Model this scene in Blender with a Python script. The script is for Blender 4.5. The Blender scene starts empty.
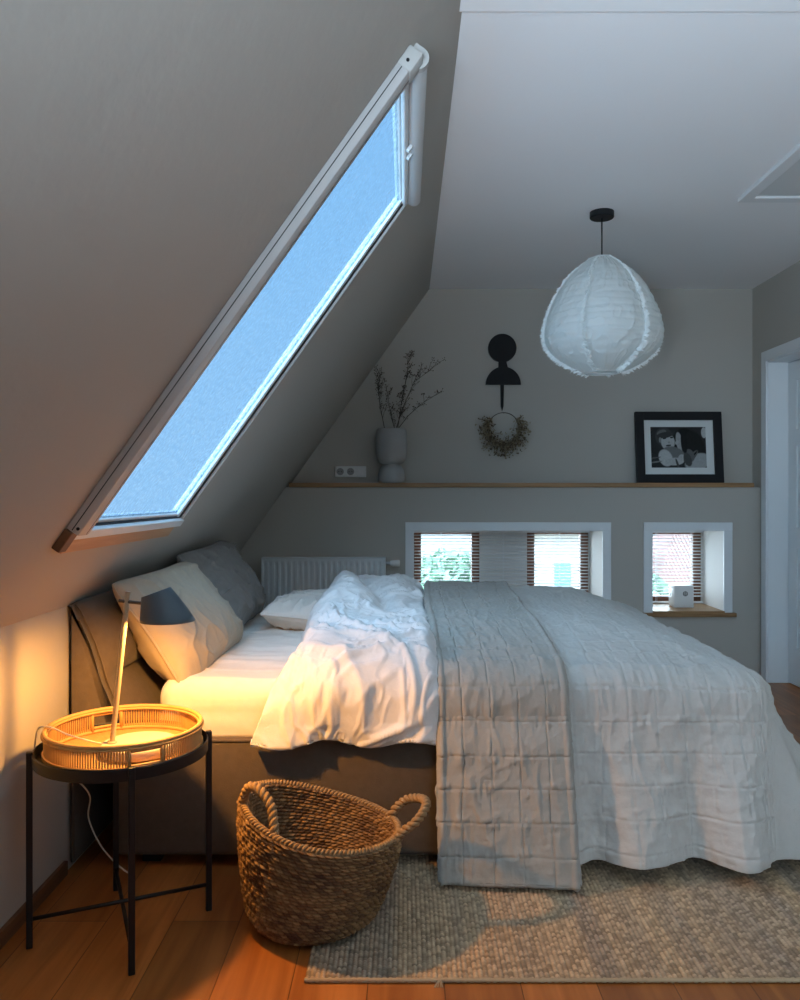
import bpy, bmesh, math, random
import numpy as np
from mathutils import Vector, Matrix, noise as mnoise

sc = bpy.context.scene
C = sc.collection
PI = math.pi
rnd = random.Random(7)

# ------------------------------------------------------------------ camera
cam_d = bpy.data.cameras.new('camera')
cam = bpy.data.objects.new('camera', cam_d)
C.objects.link(cam)
cam.location = (0, 0, 1.18)
cam.rotation_euler = (PI / 2, 0, 0)
cam_d.sensor_fit = 'VERTICAL'
cam_d.sensor_height = 36.0
cam_d.lens = 36.0 * 0.8
cam_d.shift_x = -0.005
cam_d.shift_y = -0.003
cam_d.clip_start = 0.05
cam_d.clip_end = 200
sc.camera = cam

# ------------------------------------------------------------------ view / exposure
sc.view_settings.view_transform = 'Standard'
sc.view_settings.look = 'None'
sc.view_settings.gamma = 1.0
sc.view_settings.use_curve_mapping = False
sc.view_settings.exposure = 0.2
try:
    sc.cycles.use_denoising = True
    sc.cycles.max_bounces = 10
    sc.cycles.diffuse_bounces = 6
    sc.cycles.transparent_max_bounces = 16
    sc.cycles.sample_clamp_indirect = 4.0
    sc.cycles.caustics_reflective = False
    sc.cycles.caustics_refractive = False
except Exception:
    pass

# ------------------------------------------------------------------ world: overcast evening sky, brighter towards the west (-X)
world = bpy.data.worlds.new('evening_sky')
sc.world = world
world.use_nodes = True
wn, wl = world.node_tree.nodes, world.node_tree.links
wn.clear()
w_out = wn.new('ShaderNodeOutputWorld')
w_bg = wn.new('ShaderNodeBackground')
w_tc = wn.new('ShaderNodeTexCoord')
w_sep = wn.new('ShaderNodeSeparateXYZ')
w_ramp = wn.new('ShaderNodeValToRGB')
w_ramp.color_ramp.elements[0].position = 0.0
w_ramp.color_ramp.elements[0].color = (0.62, 0.78, 0.92, 1)
w_ramp.color_ramp.elements[1].position = 0.85
w_ramp.color_ramp.elements[1].color = (0.22, 0.42, 0.80, 1)
e = w_ramp.color_ramp.elements.new(0.3)
e.color = (0.42, 0.66, 0.92, 1)
wl.new(w_tc.outputs['Generated'], w_sep.inputs[0])
w_west = wn.new('ShaderNodeMapRange')      # brighter bank of sky in the west
w_west.interpolation_type = 'SMOOTHSTEP'
w_west.inputs['From Min'].default_value = -0.38
w_west.inputs['From Max'].default_value = -0.90
w_west.inputs['To Min'].default_value = 0.78
w_west.inputs['To Max'].default_value = 3.6
wl.new(w_sep.outputs['X'], w_west.inputs['Value'])
wl.new(w_west.outputs[0], w_bg.inputs['Strength'])
wl.new(w_sep.outputs['Z'], w_ramp.inputs[0])
wl.new(w_ramp.outputs[0], w_bg.inputs['Color'])
wl.new(w_bg.outputs[0], w_out.inputs[0])

SKY_TINT = (0.62, 0.80, 1.0)


def light(name, kind, loc, rot, color, energy, **kw):
    d = bpy.data.lights.new(name, kind)
    d.color = color
    d.energy = energy
    for k, v in kw.items():
        setattr(d, k, v)
    o = bpy.data.objects.new(name, d)
    o.location = loc
    if isinstance(rot, Vector):
        o.rotation_euler = rot.to_track_quat('-Z', 'Y').to_euler()
    else:
        o.rotation_euler = rot
    C.objects.link(o)
    return o


# broad soft sun lamp added to brighten the bed through the roof window
light('bed_fill_sun', 'SUN', (-4, 0, 5), Vector((0.80, 1.00, -0.78)), (0.58, 0.79, 1.0), 17.0, angle=math.radians(95))
# daylight entering by the window behind the camera
light('rear_daylight', 'AREA', (1.1, -0.93, 1.45), (PI / 2, 0, 0), (0.90, 0.94, 1.0), 0.8,
      shape='RECTANGLE', size=1.3, size_y=1.2)
# fill lamp added behind the camera, aimed upwards to brighten the ceiling
light('ceiling_fill_light', 'AREA', (-0.35, -0.80, 0.95), Vector((0.42, 0.72, 0.75)), (0.64, 0.82, 1.0), 44.0,
      shape='RECTANGLE', size=0.9, size_y=0.4, spread=math.radians(85))
# daylight reaching the two low gable windows
for nm, x, w in (('gable_daylight_wide', 0.67, 1.2), ('gable_daylight_narrow', 1.84, 0.46)):
    light(nm, 'AREA', (x, 5.75, 0.72), (-PI / 2, 0, 0), (0.78, 0.90, 1.0), 26.0 * w / 1.2,
          shape='RECTANGLE', size=w, size_y=0.5)

# ------------------------------------------------------------------ helpers
MATS = {}


def mat(name, color, rough=0.7, spec=0.3, bump=None, var=None, metallic=0.0, sheen=0.0, coat=0.0):
    """principled material.  bump = [(kind, scale, strength, dist, detail)], var = (scale, amount, detail)"""
    if name in MATS:
        return MATS[name]
    m = bpy.data.materials.new(name)
    m.use_nodes = True
    nt = m.node_tree
    b = nt.nodes['Principled BSDF']
    b.inputs['Base Color'].default_value = (*color, 1)
    b.inputs['Roughness'].default_value = rough
    b.inputs['Specular IOR Level'].default_value = spec
    b.inputs['Metallic'].default_value = metallic
    if sheen:
        b.inputs['Sheen Weight'].default_value = sheen
    if coat:
        b.inputs['Coat Weight'].default_value = coat
    tc = nt.nodes.new('ShaderNodeTexCoord')
    if var:
        n = nt.nodes.new('ShaderNodeTexNoise')
        n.inputs['Scale'].default_value = var[0]
        n.inputs['Detail'].default_value = var[2] if len(var) > 2 else 3
        mx = nt.nodes.new('ShaderNodeMix')
        mx.data_type = 'RGBA'
        a = var[1]
        mx.inputs[6].default_value = (*[c * (1 - a) for c in color], 1)
        mx.inputs[7].default_value = (*[min(1, c * (1 + a)) for c in color], 1)
        nt.links.new(tc.outputs['Object'], n.inputs['Vector'])
        nt.links.new(n.outputs['Fac'], mx.inputs[0])
        nt.links.new(mx.outputs[2], b.inputs['Base Color'])
    if bump:
        last = None
        for kind, scale, strength, dist, detail in bump:
            mp = nt.nodes.new('ShaderNodeMapping')
            nt.links.new(tc.outputs['Object'], mp.inputs[0])
            if isinstance(scale, tuple):
                mp.inputs['Scale'].default_value = scale
                s = 1.0
            else:
                s = scale
            if kind == 'noise':
                t = nt.nodes.new('ShaderNodeTexNoise')
                t.inputs['Scale'].default_value = s
                t.inputs['Detail'].default_value = detail
                out = t.outputs['Fac']
            elif kind == 'voronoi':
                t = nt.nodes.new('ShaderNodeTexVoronoi')
                t.inputs['Scale'].default_value = s
                out = t.outputs['Distance']
            else:
                t = nt.nodes.new('ShaderNodeTexWave')
                t.inputs['Scale'].default_value = s
                t.inputs['Distortion'].default_value = detail
                out = t.outputs['Fac']
            nt.links.new(mp.outputs[0], t.inputs['Vector'])
            bp = nt.nodes.new('ShaderNodeBump')
            bp.inputs['Strength'].default_value = strength
            bp.inputs['Distance'].default_value = dist
            nt.links.new(out, bp.inputs['Height'])
            if last:
                nt.links.new(last.outputs[0], bp.inputs['Normal'])
            last = bp
        nt.links.new(last.outputs[0], b.inputs['Normal'])
    MATS[name] = m
    return m


def attr_color(m, attr):
    nt = m.node_tree
    a = nt.nodes.new('ShaderNodeAttribute')
    a.attribute_name = attr
    b = nt.nodes['Principled BSDF']
    for l in list(b.inputs['Base Color'].links):
        nt.links.remove(l)
    nt.links.new(a.outputs['Color'], b.inputs['Base Color'])
    return m


def tag(o, label=None, cat=None, group=None, kind=None):
    if label:
        o['label'] = label
    if cat:
        o['category'] = cat
    if group:
        o['group'] = group
    if kind:
        o['kind'] = kind
    return o


def thing(name, label, cat, loc, group=None, kind=None):
    o = bpy.data.objects.new(name, None)
    o.empty_display_size = 0.05
    o.location = loc
    C.objects.link(o)
    return tag(o, label, cat, group, kind)


def world_loc(o):
    v = Vector(o.location)
    while o.parent:
        o = o.parent
        v += Vector(o.location)
    return v


def link(name, me, m, parent=None, smooth=False):
    """all vertices are given in world coordinates; objects are re-based on their parent (or their own base)"""
    if smooth:
        me.polygons.foreach_set('use_smooth', [True] * len(me.polygons))
    if parent is not None:
        base = world_loc(parent)
        me.transform(Matrix.Translation(-base))
        loc = (0, 0, 0)
    else:
        n = len(me.vertices)
        co = np.empty(n * 3)
        me.vertices.foreach_get('co', co)
        co = co.reshape(-1, 3)
        mn, mx = co.min(0), co.max(0)
        base = Vector(((mn[0] + mx[0]) / 2, (mn[1] + mx[1]) / 2, mn[2]))
        me.transform(Matrix.Translation(-base))
        loc = base
    if m is not None:
        me.materials.append(m)
    o = bpy.data.objects.new(name, me)
    o.location = loc
    o.parent = parent
    C.objects.link(o)
    return o


def bobj(name, bm, m, parent=None, smooth=False, auto=None):
    me = bpy.data.meshes.new(name)
    bmesh.ops.recalc_face_normals(bm, faces=bm.faces[:])
    bm.to_mesh(me)
    bm.free()
    o = link(name, me, m, parent, smooth or auto is not None)
    if auto is not None:
        try:
            me.set_sharp_from_angle(angle=math.radians(auto))
        except Exception:
            pass
    return o


def struct(name, bm, m, parent=None, auto=None):
    o = bobj(name, bm, m, parent, auto=auto)
    if parent is None:
        o['kind'] = 'structure'
    return o


def box(bm, x0, x1, y0, y1, z0, z1, bev=0.0, M=None, seg=2):
    r = bmesh.ops.create_cube(bm, size=1.0)
    vs = r['verts']
    T = Matrix.Translation(((x0 + x1) / 2, (y0 + y1) / 2, (z0 + z1) / 2)) @ Matrix.Diagonal((abs(x1 - x0), abs(y1 - y0), abs(z1 - z0), 1))
    bmesh.ops.transform(bm, matrix=T, verts=vs)
    if bev > 0:
        es = list({e for v in vs for e in v.link_edges})
        r = bmesh.ops.bevel(bm, geom=es, offset=bev, segments=seg, profile=0.5, affect='EDGES')
        vs = list({v for f in r['faces'] for v in f.verts} | {v for v in vs if v.is_valid})
    if M is not None:
        bmesh.ops.transform(bm, matrix=M, verts=vs)
    return vs


def tube(bm, pts, radii, seg=10, caps=True, closed=False):
    pts = [Vector(p) for p in pts]
    n = len(pts)
    if not hasattr(radii, '__len__'):
        radii = [radii] * n
    rings = []
    up = None
    for i, p in enumerate(pts):
        if closed:
            t = (pts[(i + 1) % n] - pts[(i - 1) % n]).normalized()
        elif i == 0:
            t = (pts[1] - pts[0]).normalized()
        elif i == n - 1:
            t = (pts[-1] - pts[-2]).normalized()
        else:
            t = (pts[i + 1] - pts[i - 1]).normalized()
        if up is None:
            up = Vector((0, 0, 1)) if abs(t.z) < 0.9 else Vector((1, 0, 0))
        a = (up - t * up.dot(t)).normalized()
        up = a
        b = t.cross(a)
        rings.append([bm.verts.new(p + (a * math.cos(2 * PI * k / seg) + b * math.sin(2 * PI * k / seg)) * radii[i]) for k in range(seg)])
    m = n if closed else n - 1
    for i in range(m):
        A, B = rings[i], rings[(i + 1) % n]
        for k in range(seg):
            bm.faces.new((A[k], A[(k + 1) % seg], B[(k + 1) % seg], B[k]))
    if caps and not closed:
        bm.faces.new(rings[0][::-1])
        bm.faces.new(rings[-1])
    return [v for r in rings for v in r]


def lathe(bm, prof, center, seg=48, cap_bottom=True, cap_top=False):
    cx, cy, cz = center
    rings = []
    for r, z in prof:
        rings.append([bm.verts.new((cx + r * math.cos(2 * PI * k / seg), cy + r * math.sin(2 * PI * k / seg), cz + z)) for k in range(seg)])
    for A, B in zip(rings, rings[1:]):
        for k in range(seg):
            bm.faces.new((A[k], A[(k + 1) % seg], B[(k + 1) % seg], B[k]))
    if cap_bottom:
        bm.faces.new(rings[0][::-1])
    if cap_top:
        bm.faces.new(rings[-1])


def grid_mesh(name, P, closed_u=False):
    """P: (nu, nv, 3) array -> mesh of quads"""
    nu, nv = P.shape[:2]
    idx = np.arange(nu * nv).reshape(nu, nv)
    if closed_u:
        idx = np.vstack([idx, idx[:1]])
    a, b, c, d = idx[:-1, :-1], idx[1:, :-1], idx[1:, 1:], idx[:-1, 1:]
    F = np.stack([a, b, c, d], -1).reshape(-1, 4)
    return raw_mesh(name, P.reshape(-1, 3), F)


def raw_mesh(name, V, F):
    me = bpy.data.meshes.new(name)
    me.vertices.add(len(V))
    me.vertices.foreach_set('co', np.asarray(V, dtype=np.float32).ravel())
    F = np.asarray(F, dtype=np.int32)
    me.loops.add(F.size)
    me.loops.foreach_set('vertex_index', F.ravel())
    me.polygons.add(len(F))
    me.polygons.foreach_set('loop_start', np.arange(0, F.size, F.shape[1], dtype=np.int32))
    me.update(calc_edges=True)
    me.validate()
    return me


def set_color_attr(me, name, cols):
    a = me.attributes.new(name, 'FLOAT_COLOR', 'POINT')
    c = np.ones((len(me.vertices), 4), dtype=np.float32)
    c[:, :3] = cols
    a.data.foreach_set('color', c.ravel())


def normals(P):
    du = np.gradient(P, axis=0)
    dv = np.gradient(P, axis=1)
    n = np.cross(du, dv)
    n /= (np.linalg.norm(n, axis=-1, keepdims=True) + 1e-12)
    return n


def _hash(ix, iy, seed):
    h = (ix.astype(np.int64) * 374761393 + iy.astype(np.int64) * 668265263 + seed * 69069 + 12345) & 0xffffffff
    h = ((h ^ (h >> 13)) * 1274126177) & 0xffffffff
    h = (h ^ (h >> 16)) & 0xffffffff
    return h / 4294967295.0


def vn(x, y, seed=0):
    x = np.asarray(x, float)
    y = np.asarray(y, float)
    ix, iy = np.floor(x), np.floor(y)
    fx, fy = x - ix, y - iy
    fx = fx * fx * fx * (fx * (fx * 6 - 15) + 10)
    fy = fy * fy * fy * (fy * (fy * 6 - 15) + 10)
    a, b = _hash(ix, iy, seed), _hash(ix + 1, iy, seed)
    c, d = _hash(ix, iy + 1, seed), _hash(ix + 1, iy + 1, seed)
    return (a * (1 - fx) + b * fx) * (1 - fy) + (c * (1 - fx) + d * fx) * fy


def fbm(x, y, seed=0, oct=4):
    s = 0
    a = 0.5
    for i in range(oct):
        s = s + a * (vn(x * 2 ** i + 17.3 * i, y * 2 ** i - 9.1 * i, seed + i) * 2 - 1)
        a *= 0.5
    return s


def ridge(x, y, seed=0):
    return 1 - np.abs(vn(x, y, seed) * 2 - 1)


def smooth(a, b, x):
    t = np.clip((np.asarray(x, float) - a) / (b - a), 0, 1)
    return t * t * (3 - 2 * t)


# ------------------------------------------------------------------ materials
M_slope = mat('rough_white_plaster', (0.43, 0.405, 0.365), 0.95, 0.1, bump=[('noise', 45.0, 0.22, 0.0025, 2), ('noise', 9.0, 0.25, 0.006, 2)], var=(1.3, 0.03))
M_wall = mat('greige_wall_paint', (0.45, 0.425, 0.38), 0.9, 0.1, bump=[('noise', 140.0, 0.25, 0.002, 2)], var=(1.0, 0.02))
M_ceil = mat('white_ceiling_paint', (0.82, 0.82, 0.82), 0.9, 0.1, bump=[('noise', 120.0, 0.2, 0.002, 2)])
M_white = mat('white_lacquered_wood', (0.74, 0.77, 0.78), 0.35, 0.4)
M_rail = mat('pale_aluminium_rail', (0.48, 0.47, 0.46), 0.45, 0.5, metallic=0.0)
M_seal = mat('black_rubber_seal', (0.01, 0.01, 0.012), 0.6)
M_black = mat('black_powder_coated_metal', (0.008, 0.008, 0.009), 0.45, 0.35)
M_blackwood = mat('black_painted_wood', (0.006, 0.006, 0.007), 0.6, 0.3)
M_reveal = mat('white_plaster_reveal', (0.78, 0.77, 0.75), 0.8, 0.1)
M_slat = mat('white_blind_slat', (0.82, 0.84, 0.86), 0.5, 0.3)
M_winwood = mat('brown_window_wood', (0.16, 0.065, 0.035), 0.5, 0.3, bump=[('noise', (8, 8, 60), 0.2, 0.002, 3)])
M_rad = mat('white_radiator_enamel', (0.68, 0.72, 0.73), 0.3, 0.4)
M_plastic = mat('white_plastic', (0.72, 0.73, 0.72), 0.4, 0.4)


def wood_mat(name, c1, c2, scale, rough=0.4, planks=None, gap=(0.03, 0.012, 0.005), spec=0.4):
    m = bpy.data.materials.new(name)
    m.use_nodes = True
    nt = m.node_tree
    N, L = nt.nodes, nt.links
    b = N['Principled BSDF']
    b.inputs['Roughness'].default_value = rough
    b.inputs['Specular IOR Level'].default_value = spec
    tc = N.new('ShaderNodeTexCoord')
    mp = N.new('ShaderNodeMapping')
    mp.inputs['Scale'].default_value = scale
    L.new(tc.outputs['Object'], mp.inputs[0])
    n1 = N.new('ShaderNodeTexNoise')
    n1.inputs['Scale'].default_value = 1.0
    n1.inputs['Detail'].default_value = 6
    n1.inputs['Distortion'].default_value = 0.8
    L.new(mp.outputs[0], n1.inputs['Vector'])
    rp = N.new('ShaderNodeValToRGB')
    rp.color_ramp.elements[0].position = 0.3
    rp.color_ramp.elements[0].color = (*c1, 1)
    rp.color_ramp.elements[1].position = 0.7
    rp.color_ramp.elements[1].color = (*c2, 1)
    L.new(n1.outputs['Fac'], rp.inputs[0])
    col = rp.outputs[0]
    if planks:
        wdt, ln = planks
        mp2 = N.new('ShaderNodeMapping')
        mp2.inputs['Rotation'].default_value = (0, 0, PI / 2)
        L.new(tc.outputs['Object'], mp2.inputs[0])
        br = N.new('ShaderNodeTexBrick')
        br.inputs['Scale'].default_value = 1.0
        br.inputs['Brick Width'].default_value = ln
        br.inputs['Row Height'].default_value = wdt
        br.inputs['Mortar Size'].default_value = 0.0016
        br.inputs['Mortar Smooth'].default_value = 0.2
        br.offset = 0.37
        br.inputs['Color1'].default_value = (0.72, 0.72, 0.72, 1)
        br.inputs['Color2'].default_value = (1.15, 1.12, 1.1, 1)
        br.inputs['Mortar'].default_value = (0.38, 0.34, 0.30, 1)
        L.new(mp2.outputs[0], br.inputs['Vector'])
        mx = N.new('ShaderNodeMix')
        mx.data_type = 'RGBA'
        mx.blend_type = 'MULTIPLY'
        mx.inputs[0].default_value = 1.0
        L.new(col, mx.inputs[6])
        L.new(br.outputs['Color'], mx.inputs[7])
        col = mx.outputs[2]
        bp = N.new('ShaderNodeBump')
        bp.inputs['Strength'].default_value = 0.5
        bp.inputs['Distance'].default_value = 0.002
        bp.invert = True
        L.new(br.outputs['Fac'], bp.inputs['Height'])
        L.new(bp.outputs[0], b.inputs['Normal'])
    L.new(col, b.inputs['Base Color'])
    MATS[name] = m
    return m


M_floor = wood_mat('oiled_oak_floor', (0.24, 0.080, 0.018), (0.42, 0.160, 0.040), (22, 1.6, 22), 0.38, planks=(0.185, 2.1))
M_oak = wood_mat('oiled_oak_board', (0.25, 0.135, 0.055), (0.36, 0.21, 0.095), (2.0, 40, 40), 0.45)
M_oakdark = wood_mat('dark_oak_skirting', (0.10, 0.045, 0.02), (0.16, 0.075, 0.035), (40, 2, 40), 0.5)
M_pine = wood_mat('pine_reveal_board', (0.42, 0.24, 0.12), (0.55, 0.34, 0.18), (30, 2.0, 30), 0.5)


def fabric(name, color, weave=900.0, wr=0.25, var=0.06, rough=0.95, fine=(60.0, 0.3, 0.004), slub=True):
    m = mat(name, color, rough, 0.12, bump=[('noise', fine[0], fine[1], fine[2], 4), ('noise', (weave * 0.25, weave * 0.25, weave), wr, 0.0012, 2)], var=(45.0, var, 5), sheen=0.15)
    return m


M_sheet = fabric('white_cotton_sheet', (0.72, 0.68, 0.62), fine=(14.0, 0.25, 0.008))
M_duvet = fabric('white_linen_duvet', (0.72, 0.70, 0.68), fine=(28.0, 0.45, 0.007))
M_pillow = fabric('sand_linen_pillow', (0.40, 0.33, 0.24), fine=(16.0, 0.35, 0.008))
M_pillow2 = fabric('grey_linen_pillow', (0.21, 0.195, 0.18), fine=(16.0, 0.4, 0.008))
M_quilt = fabric('oatmeal_linen_quilt', (0.47, 0.455, 0.42), fine=(45.0, 0.5, 0.005))
M_throw = fabric('greige_linen_throw', (0.34, 0.325, 0.29), fine=(50.0, 0.5, 0.005))
M_uphol = fabric('taupe_woven_upholstery', (0.11, 0.086, 0.066), weave=700, wr=0.5, var=0.18, fine=(200.0, 0.4, 0.002))

# ------------------------------------------------------------------ structure
KX, KZ = -1.066, 0.835            # top of the knee wall
DX, DZ = 1.0, 1.407
L_ = math.hypot(DX, DZ)
Sd = Vector((DX / L_, 0, DZ / L_))      # up the slope
Sn = Vector((DZ / L_, 0, -DX / L_))     # into the room
S0 = Vector((KX, 0, KZ))
CEIL = 2.563
YB, YU, YE = 5.20, 5.32, 5.65           # lower back wall, recessed upper wall, outer face
XR = 2.31
YF = -1.0


def S(u, v, w=0.0):
    return S0 + Sd * v + Sn * w + Vector((0, u, 0))


def wall_with_holes(bm, us, vs, holes, f, thick):
    """cells between the break lines; cells inside a hole are left out, everything else is a closed slab"""
    nu, nv = len(us) - 1, len(vs) - 1

    def solid(i, j):
        if i < 0 or j < 0 or i >= nu or j >= nv:
            return False
        cu, cv = (us[i] + us[i + 1]) / 2, (vs[j] + vs[j + 1]) / 2
        return not any(h[0] < cu < h[1] and h[2] < cv < h[3] for h in holes)
    cache = {}

    def V(i, j, k):
        key = (i, j, k)
        if key not in cache:
            cache[key] = bm.verts.new(f(us[i], vs[j], thick * k))
        return cache[key]
    for i in range(nu):
        for j in range(nv):
            if not solid(i, j):
                continue
            bm.faces.new((V(i, j, 0), V(i + 1, j, 0), V(i + 1, j + 1, 0), V(i, j + 1, 0)))
            bm.faces.new((V(i, j, 1), V(i, j + 1, 1), V(i + 1, j + 1, 1), V(i + 1, j, 1)))
            for (di, dj, a, b) in ((-1, 0, (i, j), (i, j + 1)), (1, 0, (i + 1, j), (i + 1, j + 1)), (0, -1, (i, j), (i + 1, j)), (0, 1, (i, j + 1), (i + 1, j + 1))):
                if not solid(i + di, j + dj):
                    bm.faces.new((V(*a, 0), V(*b, 0), V(*b, 1), V(*a, 1)))


# floor
bm = bmesh.new()
box(bm, -1.3, 2.6, YF - 0.2, YE, -0.2, 0.0)
struct('floor', bm, M_floor)
# ceiling
bm = bmesh.new()
box(bm, 0.10, 2.6, YF - 0.2, YE, CEIL, CEIL + 0.25)
struct('ceiling', bm, M_ceil)
# left: knee wall + roof slope with the roof window opening
HU0, HU1, HV0, HV1 = 2.13, 3.085, 0.330, 1.83
bm = bmesh.new()
wall_with_holes(bm, [YF - 0.2, HU0, HU1, YE], [-0.0, HV0, HV1, 2.25], [(HU0, HU1, HV0, HV1)], lambda u, v, w: S(u, v, -w), 0.035)
struct('wall_left_slope', bm, M_slope)
bm = bmesh.new()
box(bm, KX - 0.25, KX, YF - 0.2, YE, -0.1, KZ)
struct('wall_left', bm, M_slope)
# back: thick lower wall with two openings, recessed upper wall
O1 = (0.052, 1.287, 0.43, 0.965)
O2 = (1.60, 2.074, 0.43, 0.965)
bm = bmesh.new()
wall_with_holes(bm, [KX - 0.03, O1[0], O1[1], O2[0], O2[1], XR + 0.3], [-0.1, 0.43, 0.965, 1.243], [O1, O2], lambda u, v, w: Vector((u, YB + w, v)), YE - YB)
struct('wall_back', bm, M_wall)
bm = bmesh.new()
pg = [(-0.80, 1.243), (XR + 0.3, 1.243), (XR + 0.3, CEIL + 0.2), (0.27, CEIL + 0.2)]
fa = [bm.verts.new((x, YU, z)) for x, z in pg]
fb = [bm.verts.new((x, YE + 0.02, z)) for x, z in pg]
bm.faces.new(fa)
bm.faces.new(fb[::-1])
for i in range(4):
    bm.faces.new((fa[i], fb[i], fb[(i + 1) % 4], fa[(i + 1) % 4]))
struct('wall_back_upper', bm, M_wall)
# right wall with the door opening
DY0, DY1, DZT = 4.20, 5.09, 2.045
bm = bmesh.new()
wall_with_holes(bm, [YF - 0.2, DY0, DY1, YE], [-0.1, DZT, CEIL + 0.2], [(DY0, DY1, -0.1, DZT)], lambda u, v, w: Vector((XR + w, u, v)), 0.25)
struct('wall_right', bm, M_wall)
# wall behind the camera with a window opening
bm = bmesh.new()
wall_with_holes(bm, [KX - 0.3, 0.4, 1.8, XR + 0.3], [-0.1, 0.85, 2.1, CEIL + 0.2], [(0.4, 1.8, 0.85, 2.1)], lambda u, v, w: Vector((u, YF - w, v)), 0.2)
struct('wall_front', bm, M_wall)
# hallway beyond the door opening
bm = bmesh.new()
box(bm, XR + 0.25, XR + 0.30, DY0 - 0.1, DY1 + 0.1, -0.1, DZT + 0.1)
struct('wall_hall', bm, M_white)

# skirting along the knee wall
bm = bmesh.new()
box(bm, KX, KX + 0.014, YF, 2.50, 0, 0.045, 0.003)
struct('baseboard_left', bm, M_oakdark)
# ceiling beam casing at the top edge of the picture
bm = bmesh.new()
box(bm, 0.13, 2.28, 2.17, 2.262, CEIL - 0.012, CEIL + 0.01, 0.002)
struct('trim_1', bm, M_ceil)

# ---- gable windows
def gable_window(n, O, units):
    x0, x1, z0, z1 = O
    w = thing('window_%d' % n, None, None, ((x0 + x1) / 2, YB, z0), kind='structure')
    c = 0.05
    bm = bmesh.new()          # casing on the wall face (left, right, top)
    yb0, yb1 = YB - 0.014, YB + 0.0
    box(bm, x0 - c, x0 + 0.006, yb0, yb1, z0, z1 + c, 0.002)
    box(bm, x1 - 0.006, x1 + c, yb0, yb1, z0, z1 + c, 0.002)
    box(bm, x0 - c, x1 + c, yb0 - 0.001, yb1, z1 - 0.004, z1 + c, 0.002)
    bobj('casing', bm, M_white, w)
    bm = bmesh.new()          # plaster lining of the deep reveal
    t = 0.006
    box(bm, x0, x0 + t, YB, YE, z0, z1)
    box(bm, x1 - t, x1, YB, YE, z0, z1)
    box(bm, x0 + t, x1 - t, YB, YE, z1 - t, z1)
    bobj('reveal_lining', bm, M_reveal, w)
    bm = bmesh.new()
    box(bm, x0 + t, x1 - t, YB - 0.03, YE, z0 - 0.004, z0 + 0.012, 0.002)
    box(bm, x0 - c - 0.005, x1 + c + 0.02, YB - 0.035, YB, z0 - 0.026, z0 + 0.0, 0.004)
    bobj('window_sill', bm, M_oak, w)
    prev = x0
    for (a, b) in units:
        if a - prev > 0.05:
            bm = bmesh.new()
            box(bm, prev, a, YE - 0.075, YE, z0, z1)
            bobj('pier', bm, M_reveal, w)
        prev = b
        bm = bmesh.new()
        fw = 0.055
        y0, y1 = YE - 0.06, YE
        box(bm, a, a + fw, y0, y1, z0, z1, 0.004)
        box(bm, b - fw, b, y0, y1, z0, z1, 0.004)
        box(bm, a + fw, b - fw, y0, y1, z1 - 0.045, z1, 0.004)
        box(bm, a + fw, b - fw, y0, y1, z0, z0 + 0.06, 0.004)
        f = bobj('window_frame', bm, M_winwood, w)
        bm = bmesh.new()
        box(bm, a + fw, b - fw, YE - 0.035, YE - 0.029, z0 + 0.06, z1 - 0.045)
        bobj('pane', bm, M_clear, f)
    return w


M_clear = bpy.data.materials.new('clear_window_glass')
M_clear.use_nodes = True
nt = M_clear.node_tree
nt.nodes.clear()
o_ = nt.nodes.new('ShaderNodeOutputMaterial')
t_ = nt.nodes.new('ShaderNodeBsdfTransparent')
t_.inputs[0].default_value = (0.93, 0.96, 0.97, 1)
g_ = nt.nodes.new('ShaderNodeBsdfGlossy')
g_.inputs['Roughness'].default_value = 0.02
x_ = nt.nodes.new('ShaderNodeMixShader')
fr_ = nt.nodes.new('ShaderNodeFresnel')
nt.links.new(fr_.outputs[0], x_.inputs[0])
nt.links.new(t_.outputs[0], x_.inputs[1])
nt.links.new(g_.outputs[0], x_.inputs[2])
nt.links.new(x_.outputs[0], o_.inputs[0])

gable_window(1, O1, [(O1[0] + 0.006, 0.52), (0.85, O1[1] - 0.006)])
gable_window(2, O2, [(O2[0] + 0.006, O2[1] - 0.006)])

# window behind the camera
w3 = thing('window_4', None, None, (1.1, YF, 0.85), kind='structure')
bm = bmesh.new()
for a in ((0.4, 0.47, 0.85, 2.1), (1.73, 1.8, 0.85, 2.1), (0.47, 1.73, 0.85, 0.92), (0.47, 1.73, 2.03, 2.1), (1.07, 1.13, 0.92, 2.03)):
    box(bm, a[0], a[1], YF - 0.12, YF - 0.06, a[2], a[3], 0.004)
bobj('window_frame', bm, M_white, w3)

# ---- roof window
M_frost = bpy.data.materials.new('frosted_textured_glass')
M_frost.use_nodes = True
nt = M_frost.node_tree
nt.nodes.clear()
N, L = nt.nodes, nt.links
out = N.new('ShaderNodeOutputMaterial')
tr = N.new('ShaderNodeBsdfTransparent')
tr.inputs[0].default_value = (0.86, 0.95, 1.0, 1)
tl = N.new('ShaderNodeBsdfTranslucent')
tl.inputs[0].default_value = (0.11, 0.17, 0.22, 1)
gl = N.new('ShaderNodeBsdfGlossy')
gl.inputs['Roughness'].default_value = 0.25
m1 = N.new('ShaderNodeMixShader')
m2 = N.new('ShaderNodeMixShader')
m2.inputs[0].default_value = 0.05
tc = N.new('ShaderNodeTexCoord')
nz = N.new('ShaderNodeTexNoise')
nz.inputs['Scale'].default_value = 75
nz.inputs['Detail'].default_value = 3
rp = N.new('ShaderNodeMapRange')
rp.inputs['From Min'].default_value = 0.35
rp.inputs['From Max'].default_value = 0.65
rp.inputs['To Min'].default_value = 0.15
rp.inputs['To Max'].default_value = 0.60
bp = N.new('ShaderNodeBump')
bp.inputs['Strength'].default_value = 1.0
bp.inputs['Distance'].default_value = 0.01
L.new(tc.outputs['Object'], nz.inputs['Vector'])
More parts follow.
